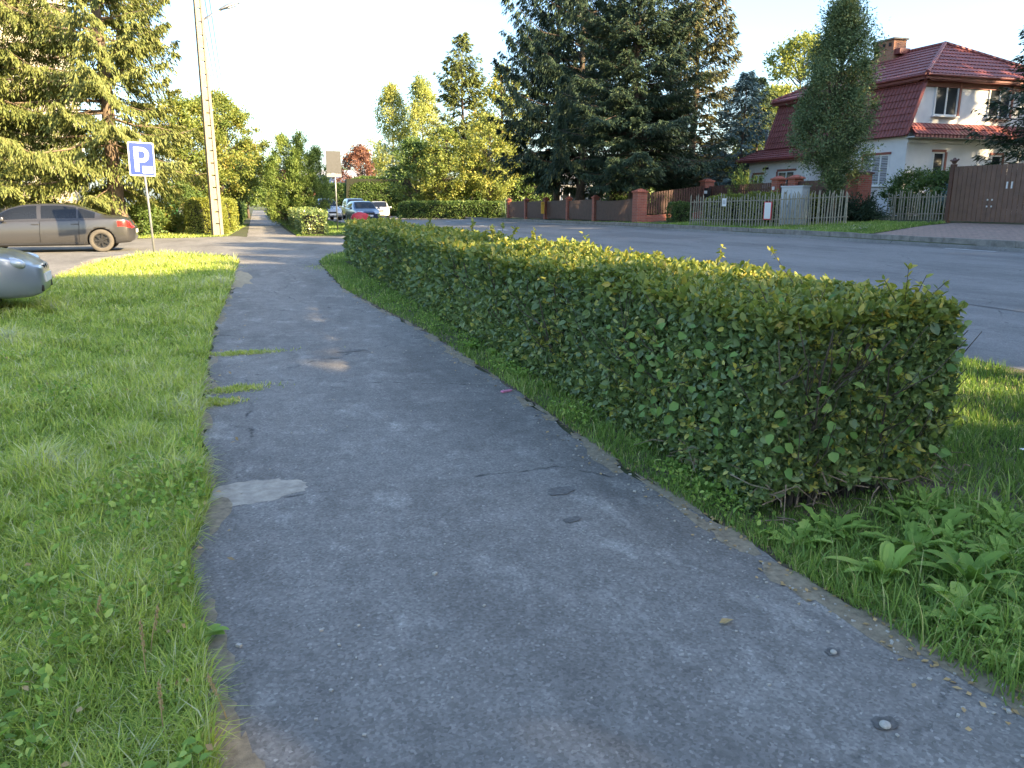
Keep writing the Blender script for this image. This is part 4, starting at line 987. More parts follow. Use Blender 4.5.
# cars far along the road
suv = [(-2.2, .4, 1.0, 1.3, .75, .55), (-2.1, .34, 1.08, 1.62, .85, .62), (-1.5, .3, 1.08, 1.74, .92, .66), (-.2, .28, 1.06, 1.76, .93, .67), (.4, .28, 1.05, 1.66, .93, .68), (.9, .28, 1.04, 1.28, .92, .7), (1.15, .29, 1.02, 1.12, .91, .72), (1.8, .3, .95, .99, .87, .66), (2.15, .32, .8, .84, .78, .55), (2.27, .36, .66, .69, .68, .5)]
small = [(x, a, b_, c, d, e) for (x, a, b_, c, d, e) in hat]
def far_car(name, label, px, d, rot, st, m, x_h, group='cars far along the road', wr=.33, whe=(-1.3, 1.3), win=((-1.5, -.65), (-.58, .2)), fr=(.3, 1.1), re=(-1.95, -1.5), zh=(.62, .82)):
    p = at(px, d)
    t, _, _ = car(name, label, p, rot, st, whe, wr, m, list(win), fr, re, [(x_h - .32, 9, zh[0], zh[1], .4)], [(-9, st[0][0] + .16, zh[0] + .1, zh[1] + .25, .45)], M_rim, group)
    mirror_(t, fr[1] - .3, st[4][4] - .02, st[4][2] + .06, m)
    MB().box((x_h + .085, 0, .5), (.02, .5, .11)).build('number_plate', M_paper, t)
    MB().box((x_h + .05, 0, zh[0] + .04), (.08, .7, .13)).build('grille', M_black, t, False, .02)
    return t
S2 = -math.pi / 2
far_car('parked_car', 'dark blue car facing us at the kerb with the red cover before it', 362, 56, S2 + .1, [(x, a, b_ * 1.04, c, d * 1.04, e * 1.05) for x, a, b_, c, d, e in hat], M_pblue, 2.06)
far_car('parked_van', 'dark tall car half hidden behind the blue car and the sign post', 355, 68, S2 + .05, suv, M_pblack, 2.27, wr=.36)
far_car('moving_car', 'white car facing us on the road beyond the blue one', 379, 72, S2 - .12, [(x, a, b_, c, d * 1.05, e * 1.05) for x, a, b_, c, d, e in hat], M_pwhite, 2.06)
far_car('estate_car', 'pale silver car between the tall yew and the sign post', 325.5, 66, S2 + .16, suv, M_pgrey2, 2.27, wr=.36)
# the red cover heaped before the blue car
p = at(359, 52.5); mb = MB(); n = 12; vs = []
for (rr, zz) in ((.6, 0), (.58, .2), (.5, .38), (.3, .47), (.1, .5)):
    for k in range(n):
        a = 2 * math.pi * k / n; q = 1 + .1 * math.sin(3 * a + zz * 5); vs.append((rr * q * math.cos(a) * 1.05, rr * q * .55 * math.sin(a), zz + .04 * math.sin(5 * a)))
mb.add(vs, [(i_ * n + k, i_ * n + (k + 1) % n, (i_ + 1) * n + (k + 1) % n, (i_ + 1) * n + k) for i_ in range(4) for k in range(n)] + [tuple(4 * n + k for k in range(n))])
o = mb.build('red_cover', M_red, None, True); o.location = (p[0], p[1], p[2] + .25); tag(o, 'bright red cover heaped in front of the dark blue car', 'cover')
MB_ = MB(); MB_.box((0, 0, .14), (1.3, .7, .28)); o2 = MB_.build('base', M_black, o); o2.location = (0, 0, -.26)

# ================================================================== STREET FURNITURE LEFT
# parking sign
pole = G(155, 257); lean = -.02
ps = thing('parking_sign', 'blue parking sign with white letter P on a thin grey post in the turf', 'sign', pole, 0)
mb = MB(); mb.tube([(0, 0, -.1), (-.02, .0, 1.4), (-.07, 0, 3.22)], .03, 12); mb.build('post', M_greypaint, ps, True)
M = Matrix.Translation((-.075, -.05, 2.68)) @ Matrix.Rotation(.26, 4, 'Z') @ Matrix.Rotation(.02, 4, 'Y') @ Matrix.Scale(.93, 4)
def plate(name, poly, y0, y1, mat, bevel=0):
    b_ = MB(); b_.prism(poly, 'y', y0, y1); o = b_.build(name, mat, ps, False, bevel); o.data.transform(M); return o
def rrect(x0, z0, x1, z1, r_, n=5):
    out = []
    for cx, cz, a0 in ((x1 - r_, z1 - r_, 0), (x0 + r_, z1 - r_, 90), (x0 + r_, z0 + r_, 180), (x1 - r_, z0 + r_, 270)):
        for k in range(n + 1): a = R_(a0 + 90 * k / n); out.append((cx + r_ * math.cos(a), cz + r_ * math.sin(a)))
    return out
plate('panel', rrect(-.355, -.485, .355, .485, .05), -.012, .012, M_signwhite)
plate('blue_field', rrect(-.325, -.455, .325, .455, .035), -.016, -.0125, M_signblue)
plate('back_plate', rrect(-.35, -.48, .35, .48, .05), .0125, .016, M_signback)
# letter P: stem and bowl, and the white car panel at the lower right
b_ = MB(); b_.prism([(-.2, -.36), (-.085, -.36), (-.085, .34), (-.2, .34)], 'y', -.021, -.0165)
def bowl():
    o_, i_ = [], []
    for k in range(13):
        a = R_(90 - 180 * k / 12); o_.append((.02 + .185 * math.cos(a), .125 + .215 * math.sin(a))); i_.append((.02 + .08 * math.cos(a), .125 + .105 * math.sin(a)))
    return [(-.0845, .34)] + o_ + [(-.0845, -.09), (-.0845, .02)] + i_[::-1] + [(-.0845, .23)]
b_.prism(bowl(), 'y', -.021, -.0165); o = b_.build('letter', M_signwhite, ps); o.data.transform(M)
plate('white_inset', rrect(0.0, -.4, .285, -.2, .02), -.021, -.0165, M_signwhite)
for z in (-.3, .3):
    b_ = MB(); b_.box((.02, .035, z), (.3, .03, .04)); o = b_.build('clamp', M_steel, ps); o.data.transform(M)

# concrete lamp pole with ladder-like recesses
def power_pole(loc, H, label, lamp):
    t = thing('lamp_pole', label, 'street lamp', loc, .35, None)
    m = MB(); w0, w1, d0, d1 = .34, .22, .3, .2
    for s in (-1, 1):    # two flanges and the web of an H-shaped precast pole
        m.add([(s * w0 * .5 + sx * .07, sy * d0 / 2, -.2) for sx, sy in ((-1, -1), (1, -1), (1, 1), (-1, 1))] + [(s * w1 * .5 + sx * .05, sy * d1 / 2, H) for sx, sy in ((-1, -1), (1, -1), (1, 1), (-1, 1))],
              [(0, 3, 2, 1), (4, 5, 6, 7), (0, 1, 5, 4), (1, 2, 6, 5), (2, 3, 7, 6), (3, 0, 4, 7)])
    n = int(H / .55)
    for k in range(n):
        z = (k + .5) * .55; f = z / H
        m.box((0, 0, z), (w0 * (1 - f) + w1 * f - .12, (d0 * (1 - f) + d1 * f) * .62, .49))
    m.build('shaft', M_concrete, t)
    mm = MB()
    for k, z in enumerate((H - .25, H - .7, H - 1.15)):
        mm.tube([(-.42, 0, z), (.42, 0, z)], .02, 6)
        for s in (-.38, -.16, .16, .38): mm.tube([(s, 0, z), (s, 0, z + .08), (s, 0, z + .15)], [.02, .045, .03], 8)
    mm.build('insulator_bracket', M_black, t)
    if lamp:
        z = 9.35
        a = MB(); a.tube([(.17, -.02, z - 1.2), (.18, -.02, z), (.2, -.04, z + .15), (.95, -.2, z + .62)], .05, 8); a.build('lamp_arm', M_steel, t, True)
        hd_ = MB(); n = 14; vs = []; prof_ = [(0., .05, .03), (.1, .1, .06), (.28, .15, .09), (.55, .16, .095), (.75, .1, .06), (.82, .02, .015)]
        for (x, w_, h_) in prof_:
            for k in range(n): a_ = 2 * math.pi * k / n; vs.append((x, w_ * math.cos(a_), h_ * math.sin(a_) * (1 if math.sin(a_) > 0 else .55)))
        hd_.add(vs, [(i_ * n + k, i_ * n + (k + 1) % n, (i_ + 1) * n + (k + 1) % n, (i_ + 1) * n + k) for i_ in range(5) for k in range(n)] + [tuple(range(n)), tuple(5 * n + k for k in range(n))])
        MT = Matrix.Translation((.85, -.19, z + .58)) @ Matrix.Scale(1.25, 4) @ Matrix.Rotation(-.22, 4, 'Z') @ Matrix.Rotation(-.42, 4, 'Y')
        o = hd_.build('lamp_head', M_steel, t, True); o.data.transform(MT)
        gl = MB(); gl.box((.5, 0, -.045), (.4, .24, .05), 0, 0, .9); g_ = gl.build('lamp_glass', M_lens, o, True, .02); g_.data.transform(MT)
    return t
pb = (-1.78, 39.6, 0)
power_pole(pb, 12.6, 'tall concrete pole with a street lamp arm beside the yellow-green hedge', True)
pb2 = (-2.5, 90, 0)
power_pole(pb2, 11.5, 'distant concrete pole carrying the overhead wires, mostly behind tree crowns', False)
for k, (ox, dz) in enumerate([(-.38, .25), (-.1, .7), (.2, 1.15), (.36, .25)]):
    pts = []
    for s in np.linspace(0, 1, 12):
        pts.append((pb[0] + ox + (pb2[0] - pb[0]) * s, pb[1] + (pb2[1] - pb[1]) * s, (12.75 - dz) * (1 - s) + (11.65 - dz) * s - 4 * .9 * s * (1 - s)))
    pts = [(pb[0] + ox, pb[1] - 22, 12.75 - dz + .1), (pb[0] + ox, pb[1] - 10, 12.75 - dz - .35)] + pts
    o = MB().tube(pts, .018, 5).build('overhead_wire', M_black); tag(o, ['thin overhead wire strung along the poles over the left hedge'] * 4 and 'thin overhead wire strung between the lamp pole and the far pole', 'wire', 'overhead wires')

# back of the tall road sign by the parked cars
p = at(336.5, 43.5); p2 = (p[0], p[1], p[2])
rs = thing('road_sign', 'grey back of a tall square road sign on a steel post by the parked cars', 'sign', p2, .1)
MB().tube([(0, 0, -.1), (0, 0, 4.25)], .035, 10).build('post', M_steel, rs, True)
MB().box((-.06, -.0, 3.62), (.8, .02, 1.15), 0).build('upper_panel', M_signback, rs, False).location = (0, -.05, 0)
MB().box((-.06, 0, 2.93), (.8, .02, .18), 0).build('lower_panel', M_greypaint, rs).location = (0, -.05, 0)
cl = MB()
for z in (3.3, 3.9): cl.box((-.06, .0, z), (.5, .03, .05))
cl.build('bracket', M_steel, rs)

# green refuse bins
def bin_(loc, rot, s, label):
    t = thing('refuse_bin', label, 'bin', loc, rot, 'green refuse bins')
    b_ = MB(); b_.box((0, 0, .58 * s), (.58 * s, .58 * s, .92 * s), 0, 0, 1.15); b_.build('body', M_bin, t, False, .03)
    l = MB(); l.add([(-.36 * s, -.38 * s, 1.05 * s), (.36 * s, -.38 * s, 1.05 * s), (.36 * s, .36 * s, 1.1 * s), (-.36 * s, .36 * s, 1.1 * s), (-.3 * s, -.3 * s, 1.13 * s), (.3 * s, -.3 * s, 1.13 * s), (.3 * s, .3 * s, 1.18 * s), (-.3 * s, .3 * s, 1.18 * s)], [(0, 3, 2, 1), (4, 5, 6, 7), (0, 1, 5, 4), (1, 2, 6, 5), (2, 3, 7, 6), (3, 0, 4, 7)]); l.build('lid', M_bin, t, False, .02)
    w_ = MB(); w_.tube([(-.3 * s, .3 * s, .1 * s), (.3 * s, .3 * s, .1 * s)], .1 * s, 12); w_.build('wheel', M_black, t)
p = at(70, 38); bin_(p, .3, 1.25, 'green bin standing behind the grey sedan beside the white railing')
p = at(143, 39); bin_(p, .1, 1.2, 'green bin just left of the sign post, behind the bushes')
p = at(168, 41); bin_(p, .2, 1.2, 'green bin between the sign post and the concrete pole')

# white railing at the block of flats
ra = at(-60, 37); rb = at(57, 37.5); rl = thing('railing', 'cream metal railing in front of the flats, above the grey sedan', 'railing', ra, math.atan2(rb[1] - ra[1], rb[0] - ra[0])); L = math.dist(ra[:2], rb[:2])
m = MB()
for k in range(int(L / .13)): m.box((k * .13 + .06, 0, 1.05), (.035, .02, 1.2))
m.build('bars', M_cream, rl); m = MB(); m.box((L / 2, 0, 1.66), (L, .05, .06)); m.box((L / 2, 0, .42), (L, .05, .05)); m.build('rail', M_cream, rl)
for k in range(5): MB().box((k * (L - .1) / 4 + .05, .03, .8), (.07, .07, 1.8)).build('post', M_cream, rl)

# block of flats behind the big spruce
fb = at(62, 47); fl_ = thing('apartment_block', 'cream block of flats with teal balcony bands behind the big left spruce', 'building', fb, YAW * -1 + .35)
W_, Dp, Hb = 30., 11., 15.
MB().box((-W_ / 2, Dp / 2, Hb / 2), (W_, Dp, Hb)).build('wall', M_cream, fl_)
MB().box((-W_ / 2, Dp / 2, .65), (W_ + .1, Dp + .1, 1.3)).build('plinth', M_concrete, fl_)
MB().box((-W_ / 2, Dp / 2, Hb + .15), (W_ + .7, Dp + .7, .3)).build('roof', M_farroof, fl_)
def window_(parent, x, z, w, h, y, fm=M_upvc, gm=M_winglass, bars=1, M=None, guide=False, blind=False):
    f = MB(); b = .06
    f.box((x, y - .02, z + h / 2 - b / 2), (w, .06, b)); f.box((x, y - .02, z - h / 2 + b / 2), (w, .06, b))
    for s in (-1, 1): f.box((x + s * (w / 2 - b / 2), y - .02, z), (b, .06, h - 2 * b))
    for k in range(bars): f.box((x - w / 2 + w * (k + 1) / (bars + 1), y - .018, z), (b * 1.1, .05, h - 2 * b))
    fo = f.build('window', fm, parent)
    g_ = MB(); g_.box((x, y - .005, z), (w - b, .012, h - b)); go = g_.build('pane', gm, fo)
    s_ = MB(); s_.box((x, y - .07, z - h / 2 - .03), (w + .14, .2, .05)); so = s_.build('sill', fm, fo)
    objs = [fo, go, so]
    if guide:
        q = MB(); q.box((x + guide * (w / 2 + .06), y - .03, z), (.1, .1, h)); q.box((x, y - .03, z + h / 2 + .05), (w + .1, .1, .1)); objs.append(q.build('shutter_guide', M_guide, fo))
    if blind:
        q = MB()
        n = int(h / .07)
        for k in range(n):
            q.box((x, y - .018, z - h / 2 + (k + .5) * h / n), (w - b * 1.6, .012, (.78 if k % 3 else .5) * h / n))
        objs.append(q.build('blind', M_blind, fo))
    if M is not None:
        for o in objs: o.data.transform(M)
    return fo
for fl2 in range(4):
    zc = 3.1 + fl2 * 2.9 + .3
    for k in range(9):
        x = -2. - k * 3.2
        if k % 3 == 1: continue
        window_(fl_, x, zc, 1.5, 1.4, -.02)
for k in range(8): MB().box((-1.1 - k * 1.15, -.03, 2.05), (.55, .05, .5)).build('basement_window', M_winglass, fl_)
for k in range(3):
    for fl2 in range(4):
        z = 2.6 + fl2 * 2.9; x = -5.2 - k * 9.6
        bo = MB().box((x, -.72, z), (3.6, 1.4, .16)).build('balcony', M_concrete, fl_); MB().box((x, -1.42, z + .6), (3.6, .05, .95)).build('balustrade', M_teal, bo)
        for s in (-1, 1): MB().box((x + s * 1.8, -.72, z + .6), (.05, 1.35, .95)).build('side_panel', M_teal, bo)

# ================================================================== RIGHT: FENCES
def brick_pillar(name, label, loc, w, h, group, capmat=M_brickcap):
    t = thing(name, label, 'pillar', loc, 0, group)
    MB().box((0, 0, h / 2 - .15), (w, w, h + .3)).build('shaft', M_brick, t)
    c = MB(); c.box((0, 0, h + .03), (w + .1, w + .1, .06)); c.box((0, 0, h + .115), (w + .06, w + .06, .11), 0, 0, .25); c.build('cap', capmat, t); return t
def slat_fence(name, label, a, b, za, zb, h, mat, group, pitch=.15, sw=.105, wall=0., hb=None, rails=True, sag=0., off=.03):
    """upright boards between two ground points; tops follow the line (a dip of sag in the middle)"""
    L = math.dist(a, b); an = math.atan2(b[1] - a[1], b[0] - a[0])
    t = thing(name, label, 'fence', (a[0], a[1], za), an, group)
    hb = h if hb is None else hb
    m = MB(); n = int(L / pitch)
    for k in range(n):
        f = (k + .5) / n; z0 = (zb - za) * f + wall + .05; hh = h + (hb - h) * f - sag * 4 * f * (1 - f) - wall
        m.box(((k + .5) * L / n, -off, z0 + hh / 2), (sw, .022, hh), random.uniform(-.02, .02))
    m.build('boards', mat, t)
    if rails:
        m = MB()
        for q in (.25, .8): m.tube([(0, 0, wall + .05 + (h - wall) * q), (L / 2, 0, (zb - za) / 2 + wall + .05 + ((h + hb) / 2 - sag - wall) * q), (L, 0, zb - za + wall + .05 + (hb - wall) * q)], .025, 4)
        m.build('rail', M_black, t)
    if wall:
        m = MB(); m.add([(x, y, z + (zb - za) * (x / L)) for x in (0, L) for y in (-.12, .12) for z in (-.3, wall)], [(0, 1, 3, 2), (4, 6, 7, 5), (0, 4, 5, 1), (2, 3, 7, 6), (1, 5, 7, 3), (0, 2, 6, 4)]); m.build('brick_base', M_brick, t)
    return t
fp = [G(px, py) for px, py in ((595, 220.9), (568.5, 219.6), (546, 219.2), (526.5, 218.6), (509, 217.9))]
fh = [1.24, 1.24, 1.27, 1.27, 1.3]
big = G(639, 222.6)
brick_pillar('brick_pillar', 'stout red brick pillar at the fence corner facing the road', big, .52, 1.42, 'red brick fence pillars')
names = ['first slim brick pillar left of the stout corner pillar', 'second slim brick pillar left of the stout corner pillar', 'slim brick pillar carrying the yellow letterbox', 'slim brick pillar left of the yellow letterbox, last but one of the fence', 'slim brick pillar ending the fence at its far left']
for p, h, nm in zip(fp, fh, names): brick_pillar('brick_pillar', nm, p, .29, h, 'red brick fence pillars')
chain = [big] + fp
hs_ = [1.2] + fh
fl_lab = ['brown picket panel sagging beside the stout brick corner pillar', 'brown picket panel, second from the stout corner pillar', 'brown picket panel just right of the yellow letterbox', 'brown picket panel with the yellow letterbox at its right end', 'brown picket panel at the far left end of the brick fence']
for k in range(5):
    a, b = chain[k + 1], chain[k]
    slat_fence('picket_fence', fl_lab[k], a, b, a[2], b[2], hs_[k + 1] - .16, M_slat, 'brown picket panels between brick pillars', sag=.09 if k == 0 else 0, hb=hs_[k + 1] - .1)
p = fp[2]; lbx = thing('letterbox', 'yellow letterbox hung on a slim brick pillar of the far fence', 'letterbox', (p[0] - .32, p[1] - .2, p[2]), -.3)
MB().box((0, 0, .75), (.22, .16, .78)).build('box', M_yellow, lbx, False, .015); MB().box((0, -.09, 1.0), (.16, .02, .03)).build('slot', M_black, lbx)
# garden front: raised wall and fence going back, pillars along the plot line x = 21.7
XL = 21.7
def yl(px):
    x, y, u, f = ray(px, 203); return XL * y / x
P735 = (XL, yl(706), hz(XL, yl(706))); P788 = (XL, yl(777), hz(XL, yl(777))); P797 = (XL, yl(794), hz(XL, yl(794))); P877 = (XL, yl(857), hz(XL, yl(857)))
brick_pillar('brick_pillar', 'brick pillar with black letterbox where the rising fence meets the garden front', P735, .5, 1.75, 'red brick fence pillars')
brick_pillar('brick_pillar', 'left brick gate pillar behind the stake fence', P788, .42, 1.65, 'red brick fence pillars')
brick_pillar('brick_pillar', 'right brick gate pillar above the grey cabinet', P797, .45, 1.65, 'red brick fence pillars')
brick_pillar('brick_pillar', 'broad dark brick pillar at the right of the narrow tall tree', P877, .62, 1.7, 'red brick fence pillars', M_slat)
slat_fence('board_fence', 'brown board fence on a brick base rising from the stout corner pillar', big, P735, big[2], P735[2], 1.3, M_slat, None, wall=.32, hb=1.55)
slat_fence('board_fence', 'brown board fence between black letterbox and left gate pillar', P735, P788, P735[2], P788[2], 1.5, M_slat, None, wall=.2)
slat_fence('board_fence', 'dark wicket gate between the two brick gate pillars', P788, P797, P788[2], P797[2], 1.45, M_slat, None, wall=.0)
slat_fence('board_fence', 'dark brown drive gate behind the trunk of the narrow tall tree', P797, P877, P797[2], P877[2], 1.5, M_slat, None, pitch=.09, sw=.088)
lb2 = thing('letterbox', 'black letterbox with a white note right of the fence corner pillar', 'letterbox', (XL - .2, P735[1] - .55, P735[2]), math.pi / 2)
MB().box((0, .1, 1.2), (.36, .16, .5)).build('box', M_black, lb2, False, .01); MB().box((0, .2, 1.25), (.26, .02, .14)).build('note', M_paper, lb2)
for (pp, c) in ((P788, 'yellow-topped house plate on the left gate pillar'), (P797, 'small white house plate on the right gate pillar')):
    o = MB().box((0, 0, 0), (.02, .16, .14)).build('house_plate', M_paper); o.location = (XL - .25, pp[1], pp[2] + 1.3); tag(o, c, 'plate')
# tall brown board gate at the right border
ga_, gb_ = (21.72, 20.2), (21.72, 13.0)
gt = slat_fence('board_gate', 'tall brown board gate with white handles at the right border', ga_, gb_, hz(*ga_), hz(*gb_), 1.72, M_gate, None, pitch=.17, sw=.15, off=.05)
gt['category'] = 'gate'
MB().box((-.1, 0, .85), (.14, .14, 2.0)).build('post', M_slat, gt)
m = MB(); m.tube([(-.1, 0, 1.86), (-.1, 0, 1.95), (-.12, .02, 2.05)], [.05, .1, .03], 8); m.tube([(-.25, 0, 1.98), (-.1, 0, 1.9), (.06, .0, 2.0)], .03, 6); m.build('finial', M_slat, gt)
for x in (1.98, 2.14): MB().box((x, -.075, 1.15), (.035, .03, .2)).build('handle', M_upvc, gt)
for x in (1.38, 1.54):
    for z in (.72, .52): MB().box((x, -.075, z), (.03, .03, .05)).build('latch', M_upvc, gt)
# rustic stake fences
def stakes(label, a, b, h, n, seed, frame=None):
    r = random.Random(seed); L = math.dist(a, b); an = math.atan2(b[1] - a[1], b[0] - a[0])
    t = thing('stake_fence', label, 'fence', (a[0], a[1], a[2]), an, 'rustic stake fences')
    m = MB()
    for k in range(n):
        x = (k + .5) * L / n + r.uniform(-.02, .02); hh = h * r.uniform(.88, 1.08); z0 = (b[2] - a[2]) * x / L
        m.tube([(x, r.uniform(-.01, .01), z0 - .05), (x + r.uniform(-.03, .03), 0, z0 + hh * .93), (x + r.uniform(-.03, .03), 0, z0 + hh)], [r.uniform(.018, .03), r.uniform(.018, .028), .008], 6)
    m.build('stakes', M_wood, t)
    m = MB()
    for q in (.22, .8): m.tube([(0, .035, h * q), (L, .035, b[2] - a[2] + h * q)], .022, 6)
    m.build('rail', M_wood, t); return t
sa = G(689, 226.0); sb = G(768, 226.8); sc2 = G(847, 224.4); sd_ = (sa[0] + 2.6, sa[1] + 1.0, sa[2] + .1)
stakes('grey rustic stake fence with a paper notice, left half of the front run', sa, sb, 1.2, 30, 1)
stakes('pale rustic stake fence in front of the grey cabinet, right half of the front run', sb, sc2, 1.2, 30, 2)
se, sf = G(885, 219.9), G(946, 220.2)
stakes('low rustic stake fence between the white cabinet and the board gate', se, sf, 1.0, 22, 3)
# notices on the stakes
def along(a, b, f, dz, push=.06):
    n = np.array([-(b[1] - a[1]), b[0] - a[0]]); n = n / np.linalg.norm(n); n = n if n @ np.array([-1, -1.]) > 0 else -n
    return (a[0] + (b[0] - a[0]) * f + n[0] * push, a[1] + (b[1] - a[1]) * f + n[1] * push, a[2] + (b[2] - a[2]) * f + dz), math.atan2(b[1] - a[1], b[0] - a[0])
l_, an = along(sa, sb, .47, .92); t = thing('notice', 'small white paper notice pinned on the left stake fence', 'notice', l_, an)
MB().box((0, 0, 0), (.22, .01, .3)).build('sheet', M_paper, t)
m = MB()
for z in (-.05, 0, .05): m.box((0, 0, z), (.14, .014, .022))
m.build('print', M_greypaint, t)
l_, an = along(sa, sb, 1.0, .58, .08); t = thing('notice', 'white board with red edge hanging on the stake fence', 'notice', l_, an)
MB().box((0, 0, 0), (.36, .02, .64)).build('edge', M_red, t); MB().box((0.0, 0, .0), (.29, .03, .58)).build('board', M_paper, t)
# utility cabinets
def cabinet(label, loc, rot, w, d, h, m_, doors=1):
    t = thing('utility_cabinet', label, 'cabinet', loc, rot, 'utility cabinets')
    MB().box((0, 0, h / 2), (w, d, h)).build('body', m_, t, False, .01); MB().box((0, 0, h + .02), (w + .06, d + .06, .05)).build('lid', m_, t, False, .01)
    for k in range(doors): MB().box((-w / 2 + w * (k + .5) / doors, -d / 2 - .006, h * .55), (w / doors - .04, .012, h * .8)).build('door', m_, t)
    MB().box((-w * .28, -d / 2 - .018, h * .84), (.1, .008, .07)).build('label_plate', M_black, t)
    for k in range(doors): MB().box((-w / 2 + w * (k + .5) / doors + .1, -d / 2 - .022, h * .5), (.03, .02, .1)).build('handle', M_greypaint, t)
p = along(sb, sc2, .27, 0, -.7)[0]; cabinet('large grey utility cabinet behind the right stake fence', (p[0], p[1], hz(p[0], p[1])), an, .95, .4, 1.36, M_cab, 2)
p = at(870.5, 30.6); cabinet('white utility cabinet between juniper and low stake fence', p, -.75, .42, .3, 1.1, M_cabw)
p = G(477, 216.5); cabinet('small white cabinet alone on the far verge left of the brick fence', p, -.45, .42, .3, .98, M_cabw)
# green mesh fence left of the brick fence
ma, mb_ = G(428, 215.2), G(505, 217.6); t = thing('mesh_fence', 'thin green mesh fence between the far hedge and the brick fence', 'fence', ma, math.atan2(mb_[1] - ma[1], mb_[0] - ma[0])); L = math.dist(ma[:2], mb_[:2])
M_gmesh = plain('green_wire', (.03, .07, .045), .6, 0, .1, 5)
m = MB()
for k in range(int(L / .25)): m.box((k * .25, 0, .65 + (mb_[2] - ma[2]) * k * .25 / L), (.012, .012, 1.2))
for q in range(6): m.tube([(0, 0, .1 + q * .23), (L, 0, mb_[2] - ma[2] + .1 + q * .23)], .008, 4)
m.build('mesh', M_gmesh, t)
for k in range(6): MB().box((k * L / 5, .03, .7 + (mb_[2] - ma[2]) * k / 5), (.06, .06, 1.5)).build('post', M_gmesh, t)

# ================================================================== THE HOUSE
HX, HY0 = 26.3, 27.1; gz = .95
ho = thing('house', 'pale house with red metal mansard roof behind the brick fence', 'house', (HX, HY0, gz), 0)
W_, D_ = 8.3, 9.4            # along x and along y
zl, zu, za = 3.42, 5.75, 7.6   # lower eave, upper eave, ridge (above ground at the house)
ins = .66                       # how far the mansard leans in
MB().box((W_ / 2 + .0, D_ / 2, zl / 2 - .3), (W_, D_, zl + .6)).build('wall', M_plaster, ho)
w2 = MB(); w2.prism([(.0 + .12, zl), (W_ - .12, zl), (W_ - ins, zu), (ins, zu)], 'y', .003, D_ - .003); w2.build('upper_wall', M_plaster, ho)
def tiled(mb, a, b, c, d, rows, lip=.035, th=.05):
    """stepped rows of sheet tiles; a-b lower edge, d-c upper edge"""
    a, b, c, d = map(Vector, (a, b, c, d)); nrm = (b - a).cross(d - a).normalized()
    for k in range(rows):
        f0, f1 = k / rows, (k + 1) / rows
        p0, p1 = a.lerp(d, f0) + nrm * (lip + .002), b.lerp(c, f0) + nrm * (lip + .002); p2, p3 = b.lerp(c, f1) + nrm * .002, a.lerp(d, f1) + nrm * .002
        q0, q1 = a.lerp(d, f0) + nrm * .002, b.lerp(c, f0) + nrm * .002
        mb.add([p0, p1, p2, p3, q0, q1], [(0, 1, 2, 3), (4, 5, 1, 0)])
    mb.add([a - nrm * th, b - nrm * th, c - nrm * th, d - nrm * th], [(0, 1, 2, 3)])
# mansard faces on the road side and the far side, hipped top
m = MB(); m_b = MB()
tiled(m, (-.28, D_ - .0, zl - .12), (-.28, -.22, zl - .12), (ins - .1, -.16, zu - .06), (ins - .1, D_ - .1, zu - .06), 8)
tiled(m_b, (W_ + .28, -.22, zl - .12), (W_ + .28, D_, zl - .12), (W_ - ins + .1, D_, zu - .06), (W_ - ins + .1, -.16, zu - .06), 8)
m.build('mansard_slope', M_roof, ho); m_b.build('mansard_slope', M_roof, ho)
e = .42; hip = 2.7
A = (ins - e, -e, zu); B = (W_ - ins + e, -e, zu); C_ = (W_ - ins + e, D_ + e, zu); Dq = (ins - e, D_ + e, zu); R0 = (W_ / 2, hip, za); R1 = (W_ / 2, D_ - hip, za)
m = MB()
def tri_tiled(mb, a, b, c, rows): tiled(mb, a, b, c, c, rows)
tri_tiled(m, A, B, R0, 9); tri_tiled(m, C_, Dq, R1, 9); tiled(m, B, C_, R1, R0, 9); tiled(m, Dq, A, R0, R1, 9)
m.build('hipped_roof', M_roof, ho)
rc = MB()
for a, b in ((A, R0), (B, R0), (C_, R1), (Dq, R1), (R0, R1)): rc.tube([Vector(a) + Vector((0, 0, .03)), Vector(b) + Vector((0, 0, .05))], .09, 8)
rc.build('ridge_tiles', M_roof, ho)
fa = MB()
fa.box((W_ / 2, -e + .03, zu - .12), (W_ - 2 * ins + 2 * e, .05, .2)); fa.box((ins - e + .03, D_ / 2, zu - .12), (.05, D_ + 2 * e - .1, .2)); fa.box((W_ / 2, -.12, zu - .24), (W_ - 2 * ins + .3, .5, .04)); fa.box((ins - .12, D_ / 2, zu - .24), (.46, D_ - .1, .04))
fa.box((W_ / 2, -.03, zu - .36), (W_ - 2 * ins + .2, .06, .22)); fa.box((ins - .06, D_ / 2, zu - .32), (.14, D_, .2))
fa.build('fascia', M_fascia, ho)
gu = MB(); gu.tube([(ins - e - .05, -e, zu - .06), (ins - e - .05, D_ + e, zu - .06)], .055, 8); gu.tube([(ins - e, -e - .05, zu - .06), (W_ - ins + e, -e - .05, zu - .06)], .055, 8)
gu.tube([(ins - e - .03, -e + .05, zu - .1), (ins - .15, -.1, zu - .45), (ins - .25, -.06, zu - .6)], .045, 8)
gu.build('gutter', M_fascia, ho)
